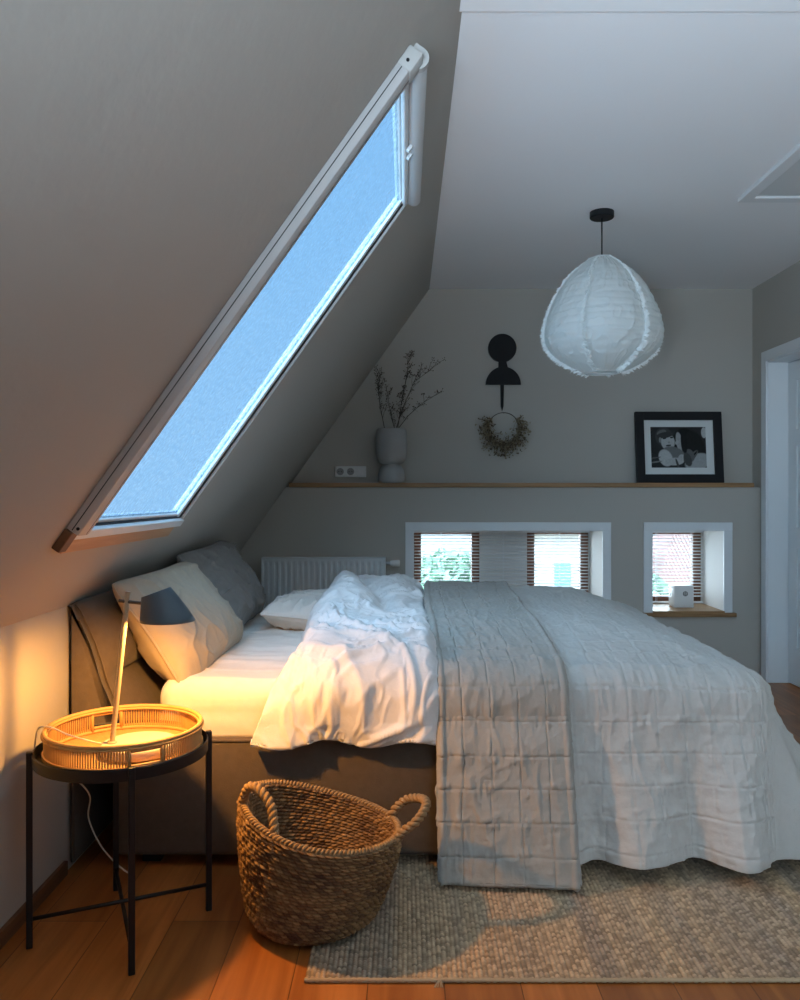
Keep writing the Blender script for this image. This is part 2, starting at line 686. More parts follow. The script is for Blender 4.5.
L.new(nz.outputs['Fac'], rp.inputs['Value'])
L.new(nz.outputs['Fac'], bp.inputs['Height'])
L.new(bp.outputs[0], gl.inputs['Normal'])
L.new(bp.outputs[0], tl.inputs['Normal'])
L.new(rp.outputs[0], m1.inputs[0])
L.new(tr.outputs[0], m1.inputs[1])
L.new(tl.outputs[0], m1.inputs[2])
L.new(m1.outputs[0], m2.inputs[1])
L.new(gl.outputs[0], m2.inputs[2])
L.new(m2.outputs[0], out.inputs[0])

SM = Matrix((( 0, Sd.x, Sn.x, S0.x), (1, 0, 0, 0), (0, Sd.z, Sn.z, S0.z), (0, 0, 0, 1)))   # (u, v, w) -> world
rw = thing('window_3', None, None, tuple(S(2.6, HV0, 0)), kind='structure')
bm = bmesh.new()      # sash around the pane, white
g0, g1, h0, h1 = HU0, HU1, HV0, HV1
box(bm, g0, g1, h0, h0 + 0.012, -0.030, -0.002, 0.003, SM)
box(bm, g0, g1, h1 - 0.014, h1, -0.030, -0.002, 0.003, SM)
box(bm, g0, g0 + 0.012, h0 + 0.012, h1 - 0.014, -0.030, -0.002, 0.003, SM)
box(bm, g1 - 0.014, g1, h0 + 0.012, h1 - 0.014, -0.030, -0.002, 0.003, SM)
bobj('sash', bm, M_white, rw)
bm = bmesh.new()
box(bm, g0 + 0.012, g1 - 0.014, h0 + 0.012, h1 - 0.014, -0.018, -0.010, 0, SM)
bobj('pane', bm, M_frost, rw)
bm = bmesh.new()      # thin black gasket round the opening
for a in ((g0 - 0.006, g1 + 0.012, h0 - 0.002, h0 + 0.002), (g1 + 0.002, g1 + 0.022, h0, h1 + 0.03)):
    box(bm, a[0], a[1], a[2], a[3], -0.002, 0.006, 0, SM)
bobj('gasket', bm, M_seal, rw)
bm = bmesh.new()      # far and bottom white guide strips
box(bm, g1 + 0.022, g1 + 0.036, h0 - 0.03, h1 + 0.04, 0, 0.014, 0.002, SM)
box(bm, g1 - 0.026, g1 + 0.002, h0, h1, -0.006, 0.003, 0.002, SM)
box(bm, g0 - 0.05, g1 + 0.032, h0 - 0.032, h0 - 0.002, 0, 0.022, 0.003, SM)
bobj('guide_strip', bm, M_white, rw)

# blind cassette system fixed to the roof window: near side rail, top box
bl = thing('roller_blind', 'grey roller blind casing framing the near and upper edges of the roof window', 'blind', tuple(S(2.1, 0.3, 0)))
bm = bmesh.new()
box(bm, g0 - 0.062, g0 + 0.004, 0.325, 1.845, 0.0, 0.040, 0.006, SM)
bobj('side_rail', bm, M_rail, bl, auto=40)
bm = bmesh.new()
box(bm, g0 - 0.0625, g0 - 0.0615, 0.33, 1.84, 0.016, 0.0185, 0, SM)
box(bm, g0 - 0.018, g0 - 0.0155, 0.33, 1.84, 0.0395, 0.0404, 0, SM)
bobj('rail_groove', bm, M_seal, bl)
bm = bmesh.new()
prof = []
for k in range(13):
    a = PI * k / 12
    prof.append((1.862 - 0.026 * math.cos(a), 0.026 + 0.026 * math.sin(a)))
prof = [(1.836, 0.0)] + prof + [(1.888, 0.0)]


def slope_extrude(bm, prof, u0, u1):
    A = [bm.verts.new(S(u0, v, w)) for v, w in prof]
    B = [bm.verts.new(S(u1, v, w)) for v, w in prof]
    n = len(prof)
    for i in range(n):
        bm.faces.new((A[i], A[(i + 1) % n], B[(i + 1) % n], B[i]))
    bm.faces.new(A[::-1])
    bm.faces.new(B)


slope_extrude(bm, prof, g0 + 0.0, g1 + 0.03)
bobj('cassette', bm, mat('white_aluminium_cassette', (0.55, 0.57, 0.57), 0.4, 0.4), bl, auto=40)
bm = bmesh.new()
pe = [(1.862 - (0.026 + .004) * math.cos(PI * k / 12), 0.026 + 0.030 * math.sin(PI * k / 12)) for k in range(13)]
slope_extrude(bm, [(1.832, 0.0)] + pe + [(1.892, 0.0)], g0 - 0.022, g0 + 0.0)
box(bm, g0 - 0.066, g0 - 0.0, 1.80, 1.862, 0.0, 0.046, 0.008, SM)
ec = bobj('end_cap', bm, mat('grey_plastic_cap', (0.46, 0.46, 0.44), 0.5), bl, auto=40)
for (u, v, w) in ((g0 - 0.023, 1.872, 0.03), (g0 - 0.067, 1.822, 0.022), (g0 - 0.062, 0.342, 0.028)):
    bm = bmesh.new()
    p = S(u, v, w)
    tube(bm, [p + Vector((0, 0.004, 0)), p - Vector((0, 0.002, 0))], 0.0045, 10)
    bobj('screw', bm, M_seal, bl)
bm = bmesh.new()
box(bm, g0 + 0.02, g1 - 0.0, 1.812, 1.834, 0.004, 0.020, 0.005, SM)
bobj('pull_bar', bm, M_white, bl)
for u in (2.58, 2.64):
    bm = bmesh.new()
    box(bm, u, u + 0.018, 1.815, 1.85, 0.022, 0.034, 0.003, SM)
    bobj('pull_tab', bm, M_white, bl)
# wooden lining board that shows below the window
lb = thing('wooden_lining_board', 'narrow pine board along the lower edge of the roof window', 'board', tuple(S(2.6, 0.2, 0)))
bm = bmesh.new()
box(bm, g0 - 0.02, g1 - 0.02, 0.250, 0.298, -0.002, 0.016, 0.002, SM)
bobj('board', bm, M_pine, lb)
bm = bmesh.new()
box(bm, g0 - 0.066, g0 - 0.021, 0.262, 0.324, 0.0, 0.024, 0.003, SM)
eb = bobj('end_block', bm, M_oakdark, lb)
eb['label'] = 'dark brown end block'

# ---- door on the right wall
dr = thing('door_1', None, None, (XR, 4.6, 0), kind='structure')
bm = bmesh.new()
cw = 0.065
box(bm, XR - 0.016, XR, DY1 - 0.004, DY1 + cw, 0, DZT + cw, 0.003)
box(bm, XR - 0.016, XR, DY0 - cw, DY0 + 0.004, 0, DZT + cw, 0.003)
box(bm, XR - 0.016, XR, DY0 + 0.004, DY1 - 0.004, DZT - 0.004, DZT + cw, 0.003)
bobj('casing', bm, M_white, dr)
bm = bmesh.new()
box(bm, XR - 0.006, XR + 0.2, DY1 - 0.012, DY1, 0, DZT, 0.001)
box(bm, XR - 0.006, XR + 0.2, DY0, DY0 + 0.012, 0, DZT, 0.001)
box(bm, XR - 0.006, XR + 0.2, DY0 + 0.012, DY1 - 0.012, DZT - 0.012, DZT, 0.001)
bobj('jamb', bm, M_white, dr)
bm = bmesh.new()
dx0 = XR + 0.12
box(bm, dx0 + 0.008, dx0 + 0.045, DY0 + 0.016, DY1 - 0.016, 0.006, DZT - 0.016)
leaf = bobj('door_leaf', bm, M_white, dr)
bm = bmesh.new()
ya, yb = DY0 + 0.016, DY1 - 0.016
rails = [(0.006, 0.24), (0.86, 0.99), (1.50, 1.60), (DZT - 0.14, DZT - 0.016)]
for a, b in rails:
    box(bm, dx0, dx0 + 0.012, ya, yb, a, b, 0.003)
for a, b in ((ya, ya + 0.11), (yb - 0.11, yb), ((ya + yb) / 2 - 0.05, (ya + yb) / 2 + 0.05)):
    box(bm, dx0 + 0.0005, dx0 + 0.012, a, b, 0.006, DZT - 0.016, 0.003)
bobj('door_rail', bm, M_white, leaf)
bm = bmesh.new()
tube(bm, [(dx0, DY0 + 0.08, 1.03), (dx0 - 0.045, DY0 + 0.08, 1.03), (dx0 - 0.05, DY0 + 0.10, 1.03), (dx0 - 0.05, DY0 + 0.2, 1.03)], 0.009, 10)
bobj('door_handle', bm, mat('brushed_steel', (0.5, 0.5, 0.5), 0.3, 0.5, metallic=1.0), dr)

# ---- attic hatch
ah = thing('attic_hatch', 'white attic hatch panel set in the ceiling at the upper right', 'hatch', (1.9, 3.1, CEIL - 0.02))
bm = bmesh.new()
ax0, ax1, ay0, ay1, tw = 1.54, 2.20, 2.65, 3.706, 0.055
for a in ((ax0, ax0 + tw, ay0, ay1), (ax1 - tw, ax1, ay0, ay1), (ax0 + tw, ax1 - tw, ay1 - tw, ay1), (ax0 + tw, ax1 - tw, ay0, ay0 + tw)):
    box(bm, a[0], a[1], a[2], a[3], CEIL - 0.020, CEIL, 0.003)
bobj('frame', bm, mat('white_hatch_trim', (0.70, 0.71, 0.71), 0.5), ah)
bm = bmesh.new()
box(bm, ax0 + tw + 0.004, ax1 - tw - 0.004, ay0 + tw + 0.004, ay1 - tw - 0.004, CEIL - 0.010, CEIL + 0.0, 0.001)
bobj('panel', bm, mat('white_hatch_panel', (0.60, 0.61, 0.60), 0.6), ah)

# ---- oak ledge on top of the lower wall
led = bmesh.new()
box(led, -0.752, 2.262, YB - 0.022, YU, 1.243, 1.272, 0.003)
o = bobj('oak_shelf', led, M_oak)
tag(o, 'long oak shelf board capping the lower back wall above the windows', 'shelf')

# ------------------------------------------------------------------ outside
M_grass = mat('pale_green_ground', (0.34, 0.42, 0.28), 1.0, var=(3.0, 0.4))
bm = bmesh.new()
box(bm, -40, 40, 5.9, 60, -3.3, -3.2)
o = struct('ground', bm, M_grass)


def blob_tree(name, x, y, z0, h, r, seed, label, col):
    t = thing(name, label, 'tree', (x, y, z0))
    bm = bmesh.new()
    tube(bm, [(x, y, z0), (x + .05, y, z0 + h * 0.5), (x, y, z0 + h * .8)], [0.16, 0.11, 0.04], 8)
    bobj('trunk', bm, mat('grey_bark', (0.12, 0.09, 0.07), 0.9), t)
    rr = random.Random(seed)
    V, F = [], []
    for i in range(2600):
        d = Vector((rr.gauss(0, 1), rr.gauss(0, 1), rr.gauss(0, 1))).normalized() * r * (0.55 + 0.45 * rr.random())
        c = Vector((x, y, z0 + h * 0.68)) + Vector((d.x, d.y, d.z * 1.1))
        a = Vector((rr.gauss(0, 1), rr.gauss(0, 1), rr.gauss(0, 1))).normalized() * 0.11
        b = a.cross(Vector((rr.gauss(0, 1), rr.gauss(0, 1), rr.gauss(0, 1)))).normalized() * 0.08
        k = len(V)
        V += [c - a, c + b, c + a, c - b]
        F.append((k, k + 1, k + 2, k + 3))
    me = raw_mesh('foliage', [tuple(v) for v in V], F)
    link('foliage', me, mat(name + '_leaves', col, 0.8), t)


blob_tree('leafy_tree', 1.0, 17.5, -3.2, 2.9, 1.15, 3, 'green leafy tree outside behind the wide low window', (0.30, 0.46, 0.30))
blob_tree('leafy_tree', 4.6, 15.5, -3.2, 2.6, 1.0, 5, 'bushy green tree outside behind the narrow low window', (0.30, 0.46, 0.30))


def outside_house(label, x0, x1, y0, y1, eave, ridge_, wallm, roofm, wins, wm):
    h = thing('neighbouring_house', label, 'house', ((x0 + x1) / 2, (y0 + y1) / 2, -3.2))
    bm = bmesh.new()
    box(bm, x0, x1, y0, y1, -3.2, eave)
    bobj('house_wall', bm, wallm, h)
    bm = bmesh.new()
    o_ = 0.4
    ym = (y0 + y1) / 2
    V = [bm.verts.new(p) for p in ((x0 - o_, y0 - o_, eave - 0.2), (x1 + o_, y0 - o_, eave - 0.2), (x1 + o_, y1 + o_, eave - 0.2), (x0 - o_, y1 + o_, eave - 0.2), (x0 + 1.6, ym, ridge_), (x1 - 1.6, ym, ridge_))]
    for f in ((0, 1, 5, 4), (2, 3, 4, 5), (0, 4, 3), (1, 2, 5), (0, 3, 2, 1)):
        bm.faces.new([V[i] for i in f])
    bobj('roof', bm, roofm, h)
    for (a, b, c, d) in wins:
        bm = bmesh.new()
        box(bm, a, b, y0 - 0.05, y0 + 0.0, c, d, 0.01)
        bobj('window', bm, wm, h)
    return h


M_tiles = mat('red_clay_tiles', (0.58, 0.33, 0.27), 0.8, bump=[('wave', 3.0, 0.6, 0.05, 0)], var=(3.0, 0.2))
M_blue = mat('blue_painted_shutter', (0.22, 0.42, 0.68), 0.5)
outside_house('white rendered house far outside, behind the tree in the wide window', -5.0, 2.0, 24, 30, 0.5, 3.4,
              mat('white_render', (0.60, 0.58, 0.55), 0.9, var=(2.0, 0.05)), M_tiles, [(-1.6, -0.9, -1.0, -0.2)], M_blue)
outside_house('pale brick house outside with a blue door, in the right half of the wide window', 2.9, 4.9, 18, 22.5, 0.6, 3.2,
              mat('pale_brick', (0.66, 0.56, 0.48), 0.9, bump=[('noise', 9.0, 0.3, 0.01, 3)], var=(6.0, 0.2)), M_tiles, [(3.35, 3.72, -1.3, -0.3)], M_blue)
outside_house('low house outside with a red tiled roof, seen in the narrow window', 6.6, 13.0, 21, 27, -1.5, 0.5,
              MATS['white_render'], M_tiles, [(7.6, 8.6, -2.6, -1.9)], M_blue)

# ------------------------------------------------------------------ bed
bed = thing('bed', 'upholstered taupe double bed with padded headboard against the sloping wall', 'bed', (0.1, 3.4, 0))
BY0, BY1 = 2.545, 4.28


def rounded_block(x0, x1, y0, y1, z0, z1, r, step=0.02, f=None, bottom=True):
    """closed rounded box as one grid of quads with optional displacement f(P, N)"""
    bm = bmesh.new()
    box(bm, x0, x1, y0, y1, z0, z1, r, seg=5)
    me = bpy.data.meshes.new('b')
    bm.to_mesh(me)
    bm.free()
    return me


bm = bmesh.new()
box(bm, -0.93, 1.13, BY0, BY1, 0.035, 0.415, 0.022, seg=4)
bobj('bed_base', bm, M_uphol, bed, auto=50)
bm = bmesh.new()
tube(bm, [(-0.90, BY0 - 0.001, 0.405), (1.10, BY0 - 0.001, 0.405)], 0.004, 6)
bobj('piping', bm, M_uphol, bed)
for (x, y) in ((-0.82, 2.62), (1.02, 2.62), (-0.82, 4.2), (1.02, 4.2)):
    bm = bmesh.new()
    box(bm, x - 0.03, x + 0.03, y - 0.03, y + 0.03, 0.0 if x < 0 or y > 3.5 else 0.012, 0.036, 0.003)
    bobj('leg', bm, M_black, bed)


# headboard: extruded pad profile, upper and lower cushion with a deep seam
def headboard():
    zs_ = np.concatenate([np.linspace(0.30, 0.606, 26), np.linspace(0.612, 0.850, 26)])
    base = np.interp(zs_, [0.30, 0.42, 0.50, 0.60, 0.66, 0.72, 0.78, 0.82, 0.850], [-0.875, -0.875, -0.895, -0.935, -0.952, -0.972, -0.998, -1.018, -1.042])
    lowb = np.clip((zs_ - 0.30) / 0.306, 0, 1)
    upb = np.clip((zs_ - 0.612) / 0.238, 0, 1)
    bulge = np.where(zs_ < 0.609, 0.050 * np.clip(np.sin(PI * lowb), 0, 1) ** 0.55, 0.062 * np.clip(np.sin(PI * np.clip(upb, 0, 1)), 0, 1) ** 0.55)
    back = np.array([(-1.050, 0.846), (-1.050, 0.60), (-1.050, 0.30)])
    prof = list(zip(base, zs_)) + [tuple(b) for b in back]
    P = np.array(prof)
    bl_ = np.concatenate([bulge, np.zeros(3)])
    isf = np.concatenate([np.ones(len(zs_)), np.zeros(3)])
    ny = 150
    ys = np.linspace(2.52, 4.32, ny)
    out = np.zeros((ny, len(P), 3))
    for j, y in enumerate(ys):
        e = min(y - ys[0], ys[-1] - y)
        k = float(smooth(0.0, 0.16, e)) ** 0.6
        r_ = 1 - max(0.0, 1 - e / 0.035) ** 2
        x = P[:, 0] + bl_ * k - isf * 0.022 * (1 - r_)
        z = P[:, 1] - 0.014 * (1 - r_) * (P[:, 1] > 0.8)
        out[j, :, 0] = x + isf * 0.004 * fbm(y * 6 + P[:, 1] * 3, P[:, 1] * 8, 4)
        out[j, :, 1] = y
        out[j, :, 2] = z
    nyy, npf = out.shape[:2]
    idx = np.arange(nyy * npf).reshape(nyy, npf)
    idx2 = np.hstack([idx, idx[:, :1]])
    F = [tuple(q) for q in np.stack([idx2[:-1, :-1], idx2[1:, :-1], idx2[1:, 1:], idx2[:-1, 1:]], -1).reshape(-1, 4)]
    me = bpy.data.meshes.new('headboard')
    me.from_pydata([tuple(v) for v in out.reshape(-1, 3)], [], F + [tuple(idx[0][::-1]), tuple(idx[-1])])
    me.update()
    o = link('headboard', me, M_uphol, bed, True)
    bm = bmesh.new()
    pts = [(a - 0.006, 2.528, b) for a, b in prof[2:51:2]]
    tube(bm, pts, 0.0032, 6)
    bobj('headboard_piping', bm, M_uphol, bed, smooth=True)
    bm = bmesh.new()
    box(bm, -1.060, -1.048, 2.535, 4.31, 0.02, 0.835, 0.004)
    p = bobj('headboard_back_panel', bm, M_uphol, bed)
    return o


headboard()


# mattress with its fitted sheet
def mattress():
    x0, x1, y0, y1, z0, z1, r = -0.80, 1.11, BY0 + 0.012, BY1 - 0.02, 0.41, 0.585, 0.07
    nx, ny = 200, 190
    # square-to-rounded-box mapping: footprint coords with skirt
    s = np.linspace(-0.16, (x1 - x0) + 0.16, nx)
    t = np.linspace(-0.16, (y1 - y0) + 0.16, ny)
    Sx, Ty = np.meshgrid(s, t, indexing='ij')
    return drape(Sx + x0, Ty + y0, (x0, x1, y0, y1), z1, 0.06, 0.16, z0,
                 lambda X, Y, d, th: 0.012 * np.exp(-((X + 0.5) / 0.3) ** 2) * 0 + 0.010 * fbm(X * 2.5, Y * 3, 9) + 0.010 * ridge(X * 3 + Y * 1.2, Y * 9, 11) ** 3 + 0.006 * ridge(X * 4 - Y * 2, Y * 17, 15) ** 4,
                 lambda pr, d, cx: 0.004 * np.sin(pr * 9) + 0.004 * ridge(pr * 4, d * 30, 19) ** 3, 0.0)


def drape(A, B, rect, ztop, r, Lmax, zmin, top_f, wave_f, flare):
    """cloth footprint (A,B) over a box top; the part outside rect rolls over radius r and hangs"""
    x0, x1, y0, y1 = rect
    xi0, xi1, yi0, yi1 = x0 + r, x1 - r, y0 + r, y1 - r
    Cx, Cy = np.clip(A, xi0, xi1), np.clip(B, yi0, yi1)
    ox, oy = A - Cx, B - Cy
    d = np.hypot(ox, oy)
    ang = np.arctan2(oy, ox)
    mxn = np.maximum(np.abs(np.cos(ang)), np.abs(np.sin(ang)))
    d = np.where(d > 1e-9, d * mxn, 0.0)
    nx_, ny_ = np.where(d > 1e-9, np.cos(ang), 0), np.where(d > 1e-9, np.sin(ang), 0)
    arc = r * PI / 2
    th = np.clip(d / r, 0, PI / 2)
    h = np.maximum(d - arc, 0)
    out = r * np.sin(th) + h * flare
    # perimeter coordinate for the hanging folds
    pr = Cx - Cy * 1.0 + ang * 0.35
    out = out + wave_f(pr, h, Cx)
    z = ztop - r * (1 - np.cos(th)) - h * math.sqrt(max(0.0, 1 - flare * flare))
    z = z + top_f(Cx, Cy, d, th) * np.cos(th) ** 0.7
    z = np.maximum(z, zmin)
    P = np.stack([Cx + nx_ * (out + 0.38 * h * (flare > 0.1) * smooth(0.0, 1.0, nx_)), Cy + ny_ * out, z], -1)
    return P


Pm = mattress()
me = grid_mesh('mattress', Pm)
o = link('fitted_sheet_mattress', me, M_sheet, None, True)
o.name = 'mattress'
o.parent = bed
o.location = Vector(o.location) - world_loc(bed)
o['label'] = 'mattress in a white fitted sheet'


def solidify(o, th, offset=-1.0):
    md = o.modifiers.new('thickness', 'SOLIDIFY')
    md.thickness = th
    md.offset = offset
    return md


# ---- duvet (top-level thing lying on the bed)
def duvet_height(X, Y):
    e = np.minimum(smooth(-0.50, -0.27, X), 1)
    ey = smooth(2.50, 2.78, Y) * smooth(4.36, 4.10, Y)
    base = 0.035 + 0.085 * e * (0.35 + 0.65 * ey)
    # fold hump that runs from the near edge to the far pillow
    c = -0.30 + 0.03 * np.sin(Y * 4)
    hump = 0.105 * np.exp(-((X - c) / 0.15) ** 2) * smooth(2.9, 3.7, Y) * smooth(4.40, 4.15, Y)
    hump2 = 0.05 * np.exp(-((X + 0.03) / 0.10) ** 2) * smooth(3.2, 3.9, Y)
    valley = -0.045 * np.exp(-((X + 0.12 + 0.25 * (Y - 3.5)) / 0.05) ** 2) * smooth(3.0, 3.5, Y)
    fade = smooth(0.17, 0.06, X)
    return (base + (hump + hump2 + valley) * e) * fade


def wrinkles(X, Y, amp=1.0, seed=0):
    wx = X + 0.10 * fbm(X * 3, Y * 3, 31 + seed, 3)
    wy = Y + 0.10 * fbm(X * 3 + 5, Y * 3, 37 + seed, 3)
    a = ridge(wx * 7 + wy * 3, wy * 3.5 - wx, 41 + seed) ** 3
    b = ridge(wx * 4 - wy * 8, wy * 4 + wx * 3, 43 + seed) ** 4
    c = ridge(wx * 17 + wy * 6, wy * 13 - wx * 8, 47 + seed) ** 4
    d = ridge(wx * 30 - wy * 9, wy * 26 + wx * 8, 53 + seed) ** 3
    return amp * (0.020 * a + 0.018 * b + 0.011 * c + 0.0045 * d)


def make_duvet():
    x0, x1, y0, y1 = -0.44, 0.20, 2.532, 4.30
    nx, ny = 230, 420
    s = np.linspace(0, 1, nx)
    t = np.linspace(-0.17, (y1 - y0) + 0.17, ny)
    Sg, Tg = np.meshgrid(s, t, indexing='ij')
    B = Tg + y0
    # left edge wanders, the near corner pulls out to the left
    left = -0.40 + 0.035 * np.sin(B * 5.0) - 0.06 * smooth(2.75, 2.40, B) + 0.03 * smooth(3.2, 4.0, B)
    A = left + (x1 - left) * Sg
    r = 0.10
    yc0, yc1 = y0 + r, y1 - r
    Cy = np.clip(B, yc0, yc1)
    oy = B - Cy
    d = np.abs(oy)
    th = np.clip(d / r, 0, PI / 2)
    h = np.maximum(d - r * PI / 2, 0)
    H = duvet_height(A, Cy)
    W = wrinkles(A, B) * (0.15 + 0.85 * smooth(0.16, 0.06, A))
    edge = 1 - (1 - smooth(0.0, 0.10, Sg)) ** 2
    z = 0.580 + (H + W * 1.0) * np.cos(th) ** 0.6 * (0.25 + 0.75 * edge) - r * (1 - np.cos(th)) - h
    bulge = (0.035 * smooth(0.17, 0.05, A)) + 0.02 * np.sin(A * 14 + 1.0) * smooth(0, 0.1, h) * smooth(0.17, 0.08, A) + 0.8 * W * smooth(0.3, 1.2, th)
    y = Cy + np.sign(oy) * (r * np.sin(th) + bulge * smooth(0.2, 1.4, th))
    hem = 0.417 + 0.012 * np.sin(A * 23 + 1) * (Sg > 0.05)
    z = np.maximum(z, hem - 0.002 + 0.0 * z)
    # hem end tucks inwards
    tuck = smooth(0.13, 0.17, -Tg) + smooth(0.13, 0.17, Tg - (y1 - y0))
    y = y + np.where(oy < 0, 1, -1) * 0.03 * tuck
    P = np.stack([A + 0.012 * fbm(A * 6, B * 6, 71, 3), y, z], -1)
    me = grid_mesh('duvet', P)
    o = link('duvet', me, M_duvet, None, True)
    solidify(o, 0.012, 0.0)
    tag(o, 'crumpled white linen duvet folded back on the bed beside the quilted throw', 'duvet')
    return o


make_duvet()


# ---- quilted bedspread
def quilt_pucker(p, q, N_amp, cell=(0.088, 0.094), seed=0, brick=True):
    """height of quilting at flat cloth coordinates"""
    jit = 0.004 * fbm(p * 5, q * 5, 3 + seed, 2)
    qi = np.floor(q / cell[1])
    shift = 0.012 * (_hash(qi, qi * 0, 77 + seed) - 0.5)
    fp = np.abs(((p + shift + jit) / cell[0]) % 1.0 - 0.5) * 2      # 1 at the stitch line
    fq = np.abs(((q + jit) / cell[1]) % 1.0 - 0.5) * 2
    lp = np.exp(-((1 - fp) / 0.055) ** 2)
    lq = np.exp(-((1 - fq) / 0.055) ** 2)
    line = np.maximum(lp * 0.75, lq)
    near = np.exp(-((1 - fq) / 0.45) ** 2)
    near2 = np.exp(-((1 - fp) / 0.45) ** 2)
    long = ridge(p * 24 + 1.5 * fbm(p * 3, q * 3, 7, 2), q * 4.5, 64 + seed) ** 3
    puck = ridge(p * 55, q * 9, 61 + seed) ** 2 * near + ridge(p * 9, q * 50, 67 + seed) ** 2 * near2 * 0.7
    crump = ridge(p * 16 + q * 5, q * 13 - p * 7, 73 + seed) ** 2
    return N_amp * (-0.0044 * line + 0.0044 * puck + 0.0036 * crump + 0.0038 * long + 0.0014 * ridge(p * 45 + q * 9, q * 38 - p * 12, 79 + seed) ** 2)


def bed_top(X, Y):
    """relief of the bedding under the spread"""
    ed = np.minimum.reduce([X * 0 + 1.0, (1.20 - X) / 0.45, (Y - 2.50) / 0.55, (4.34 - Y) / 0.30])
    ed = np.clip(ed, 0, 1)
    ed = ed * ed * (3 - 2 * ed)
    return 0.11 * ed * (0.75 + 0.25 * smooth(3.0, 4.0, Y)) + 0.012 * fbm(X * 3, Y * 2.6, 5, 3)


QR = (-0.5, 1.20, BY0 - 0.012, BY1 + 0.0)


def spread(name, a0, a1, b0, b1, na, nb, ztop, Lm, wave, mat_, flare, off, seed, wr, zmin=0.03):
    a = np.linspace(a0, a1, na)
    b = np.linspace(b0, b1, nb)
    A, B = np.meshgrid(a, b, indexing='ij')
    P = drape(A, B, QR, ztop, 0.115, Lm, zmin,
              lambda X, Y, d, th: bed_top(X, Y), wave, flare)
    n = normals(P)
    if n[na // 2, nb // 2, 2] < 0:
        n = -n
    h = quilt_pucker(A, B, 1.0, seed=seed) + wr * (0.5 * ridge(A * 5 + B * 2, B * 4 - A, 81 + seed) ** 3 + 0.4 * ridge(A * 3 - B * 7, B * 3 + A * 4, 83 + seed) ** 4)
    cx_, cy_ = np.maximum(np.abs(A - np.clip(A, QR[0] + .115, QR[1] - .115)), 0), np.abs(B - np.clip(B, QR[2] + .115, QR[3] - .115))
    h = h * (1 - 0.9 * smooth(0.03, 0.2, np.minimum(cx_, cy_)))
    return P + n * (h + off)[..., None], A, B


def wave_q(pr, h, cx):
    k = smooth(0.0, 0.50, h) * (0.12 + 0.88 * smooth(0.46, 0.58, cx))
    w = 0.014 * np.sin(pr * 11.5 + 0.6) + 0.044 * np.sin(pr * 21.5 + 4.25) + 0.010 * np.sin(pr * 37 + 1)
    return k * (w + 0.02)


P, A, B = spread('quilt', 0.12, 1.20 + 0.60, BY0 - 0.012 - 0.500, BY1 + 0.40, 420, 600, 0.606, 0.6, wave_q, M_quilt, 0.20, 0.0, 0, 0.010, zmin=0.022)
me = grid_mesh('quilted_bedspread', P)
o = link('quilted_bedspread', me, M_quilt, None, True)
solidify(o, 0.006, 0.0)
tag(o, 'large pale oatmeal quilted bedspread covering the foot of the bed', 'bedspread')


def wave_t(pr, h, cx):
    k = smooth(0.0, 0.50, h)
    return k * (0.012 * np.sin(pr * 9.0 + 1.2) + 0.004 * np.sin(pr * 27)) + 0.022 * smooth(0, 0.1, h) + 0.03 * k


P, A, B = spread('throw', 0.10, 0.515, BY0 - 0.012 - 0.600, BY1 + 0.42, 150, 620, 0.606, 0.6, wave_t, M_throw, 0.17, 0.022, 5, 0.010, zmin=0.018)
# side edges curve a little and roll down onto the bedspread
s_ = (A - 0.10) / 0.415
lf = np.where(P[..., 1] > 2.6, -0.015 * np.sin((P[..., 1] - 2.6) * 2.2), 0.0)
P[..., 0] += lf
edge = np.minimum(s_, 1 - s_)
nn = normals(P)
if nn[75, 310, 2] < 0:
    nn = -nn
P -= nn * (0.010 * (1 - smooth(0.0, 0.025, edge)))[..., None]
P += nn * (0.007 * np.exp(-((edge - 0.035) / 0.014) ** 2))[..., None]
me = grid_mesh('quilted_throw', P)
o = link('quilted_throw', me, M_throw, None, True)
solidify(o, 0.010, 0.0)
tag(o, 'narrow greige quilted throw laid across the middle of the bed down to the rug', 'throw')


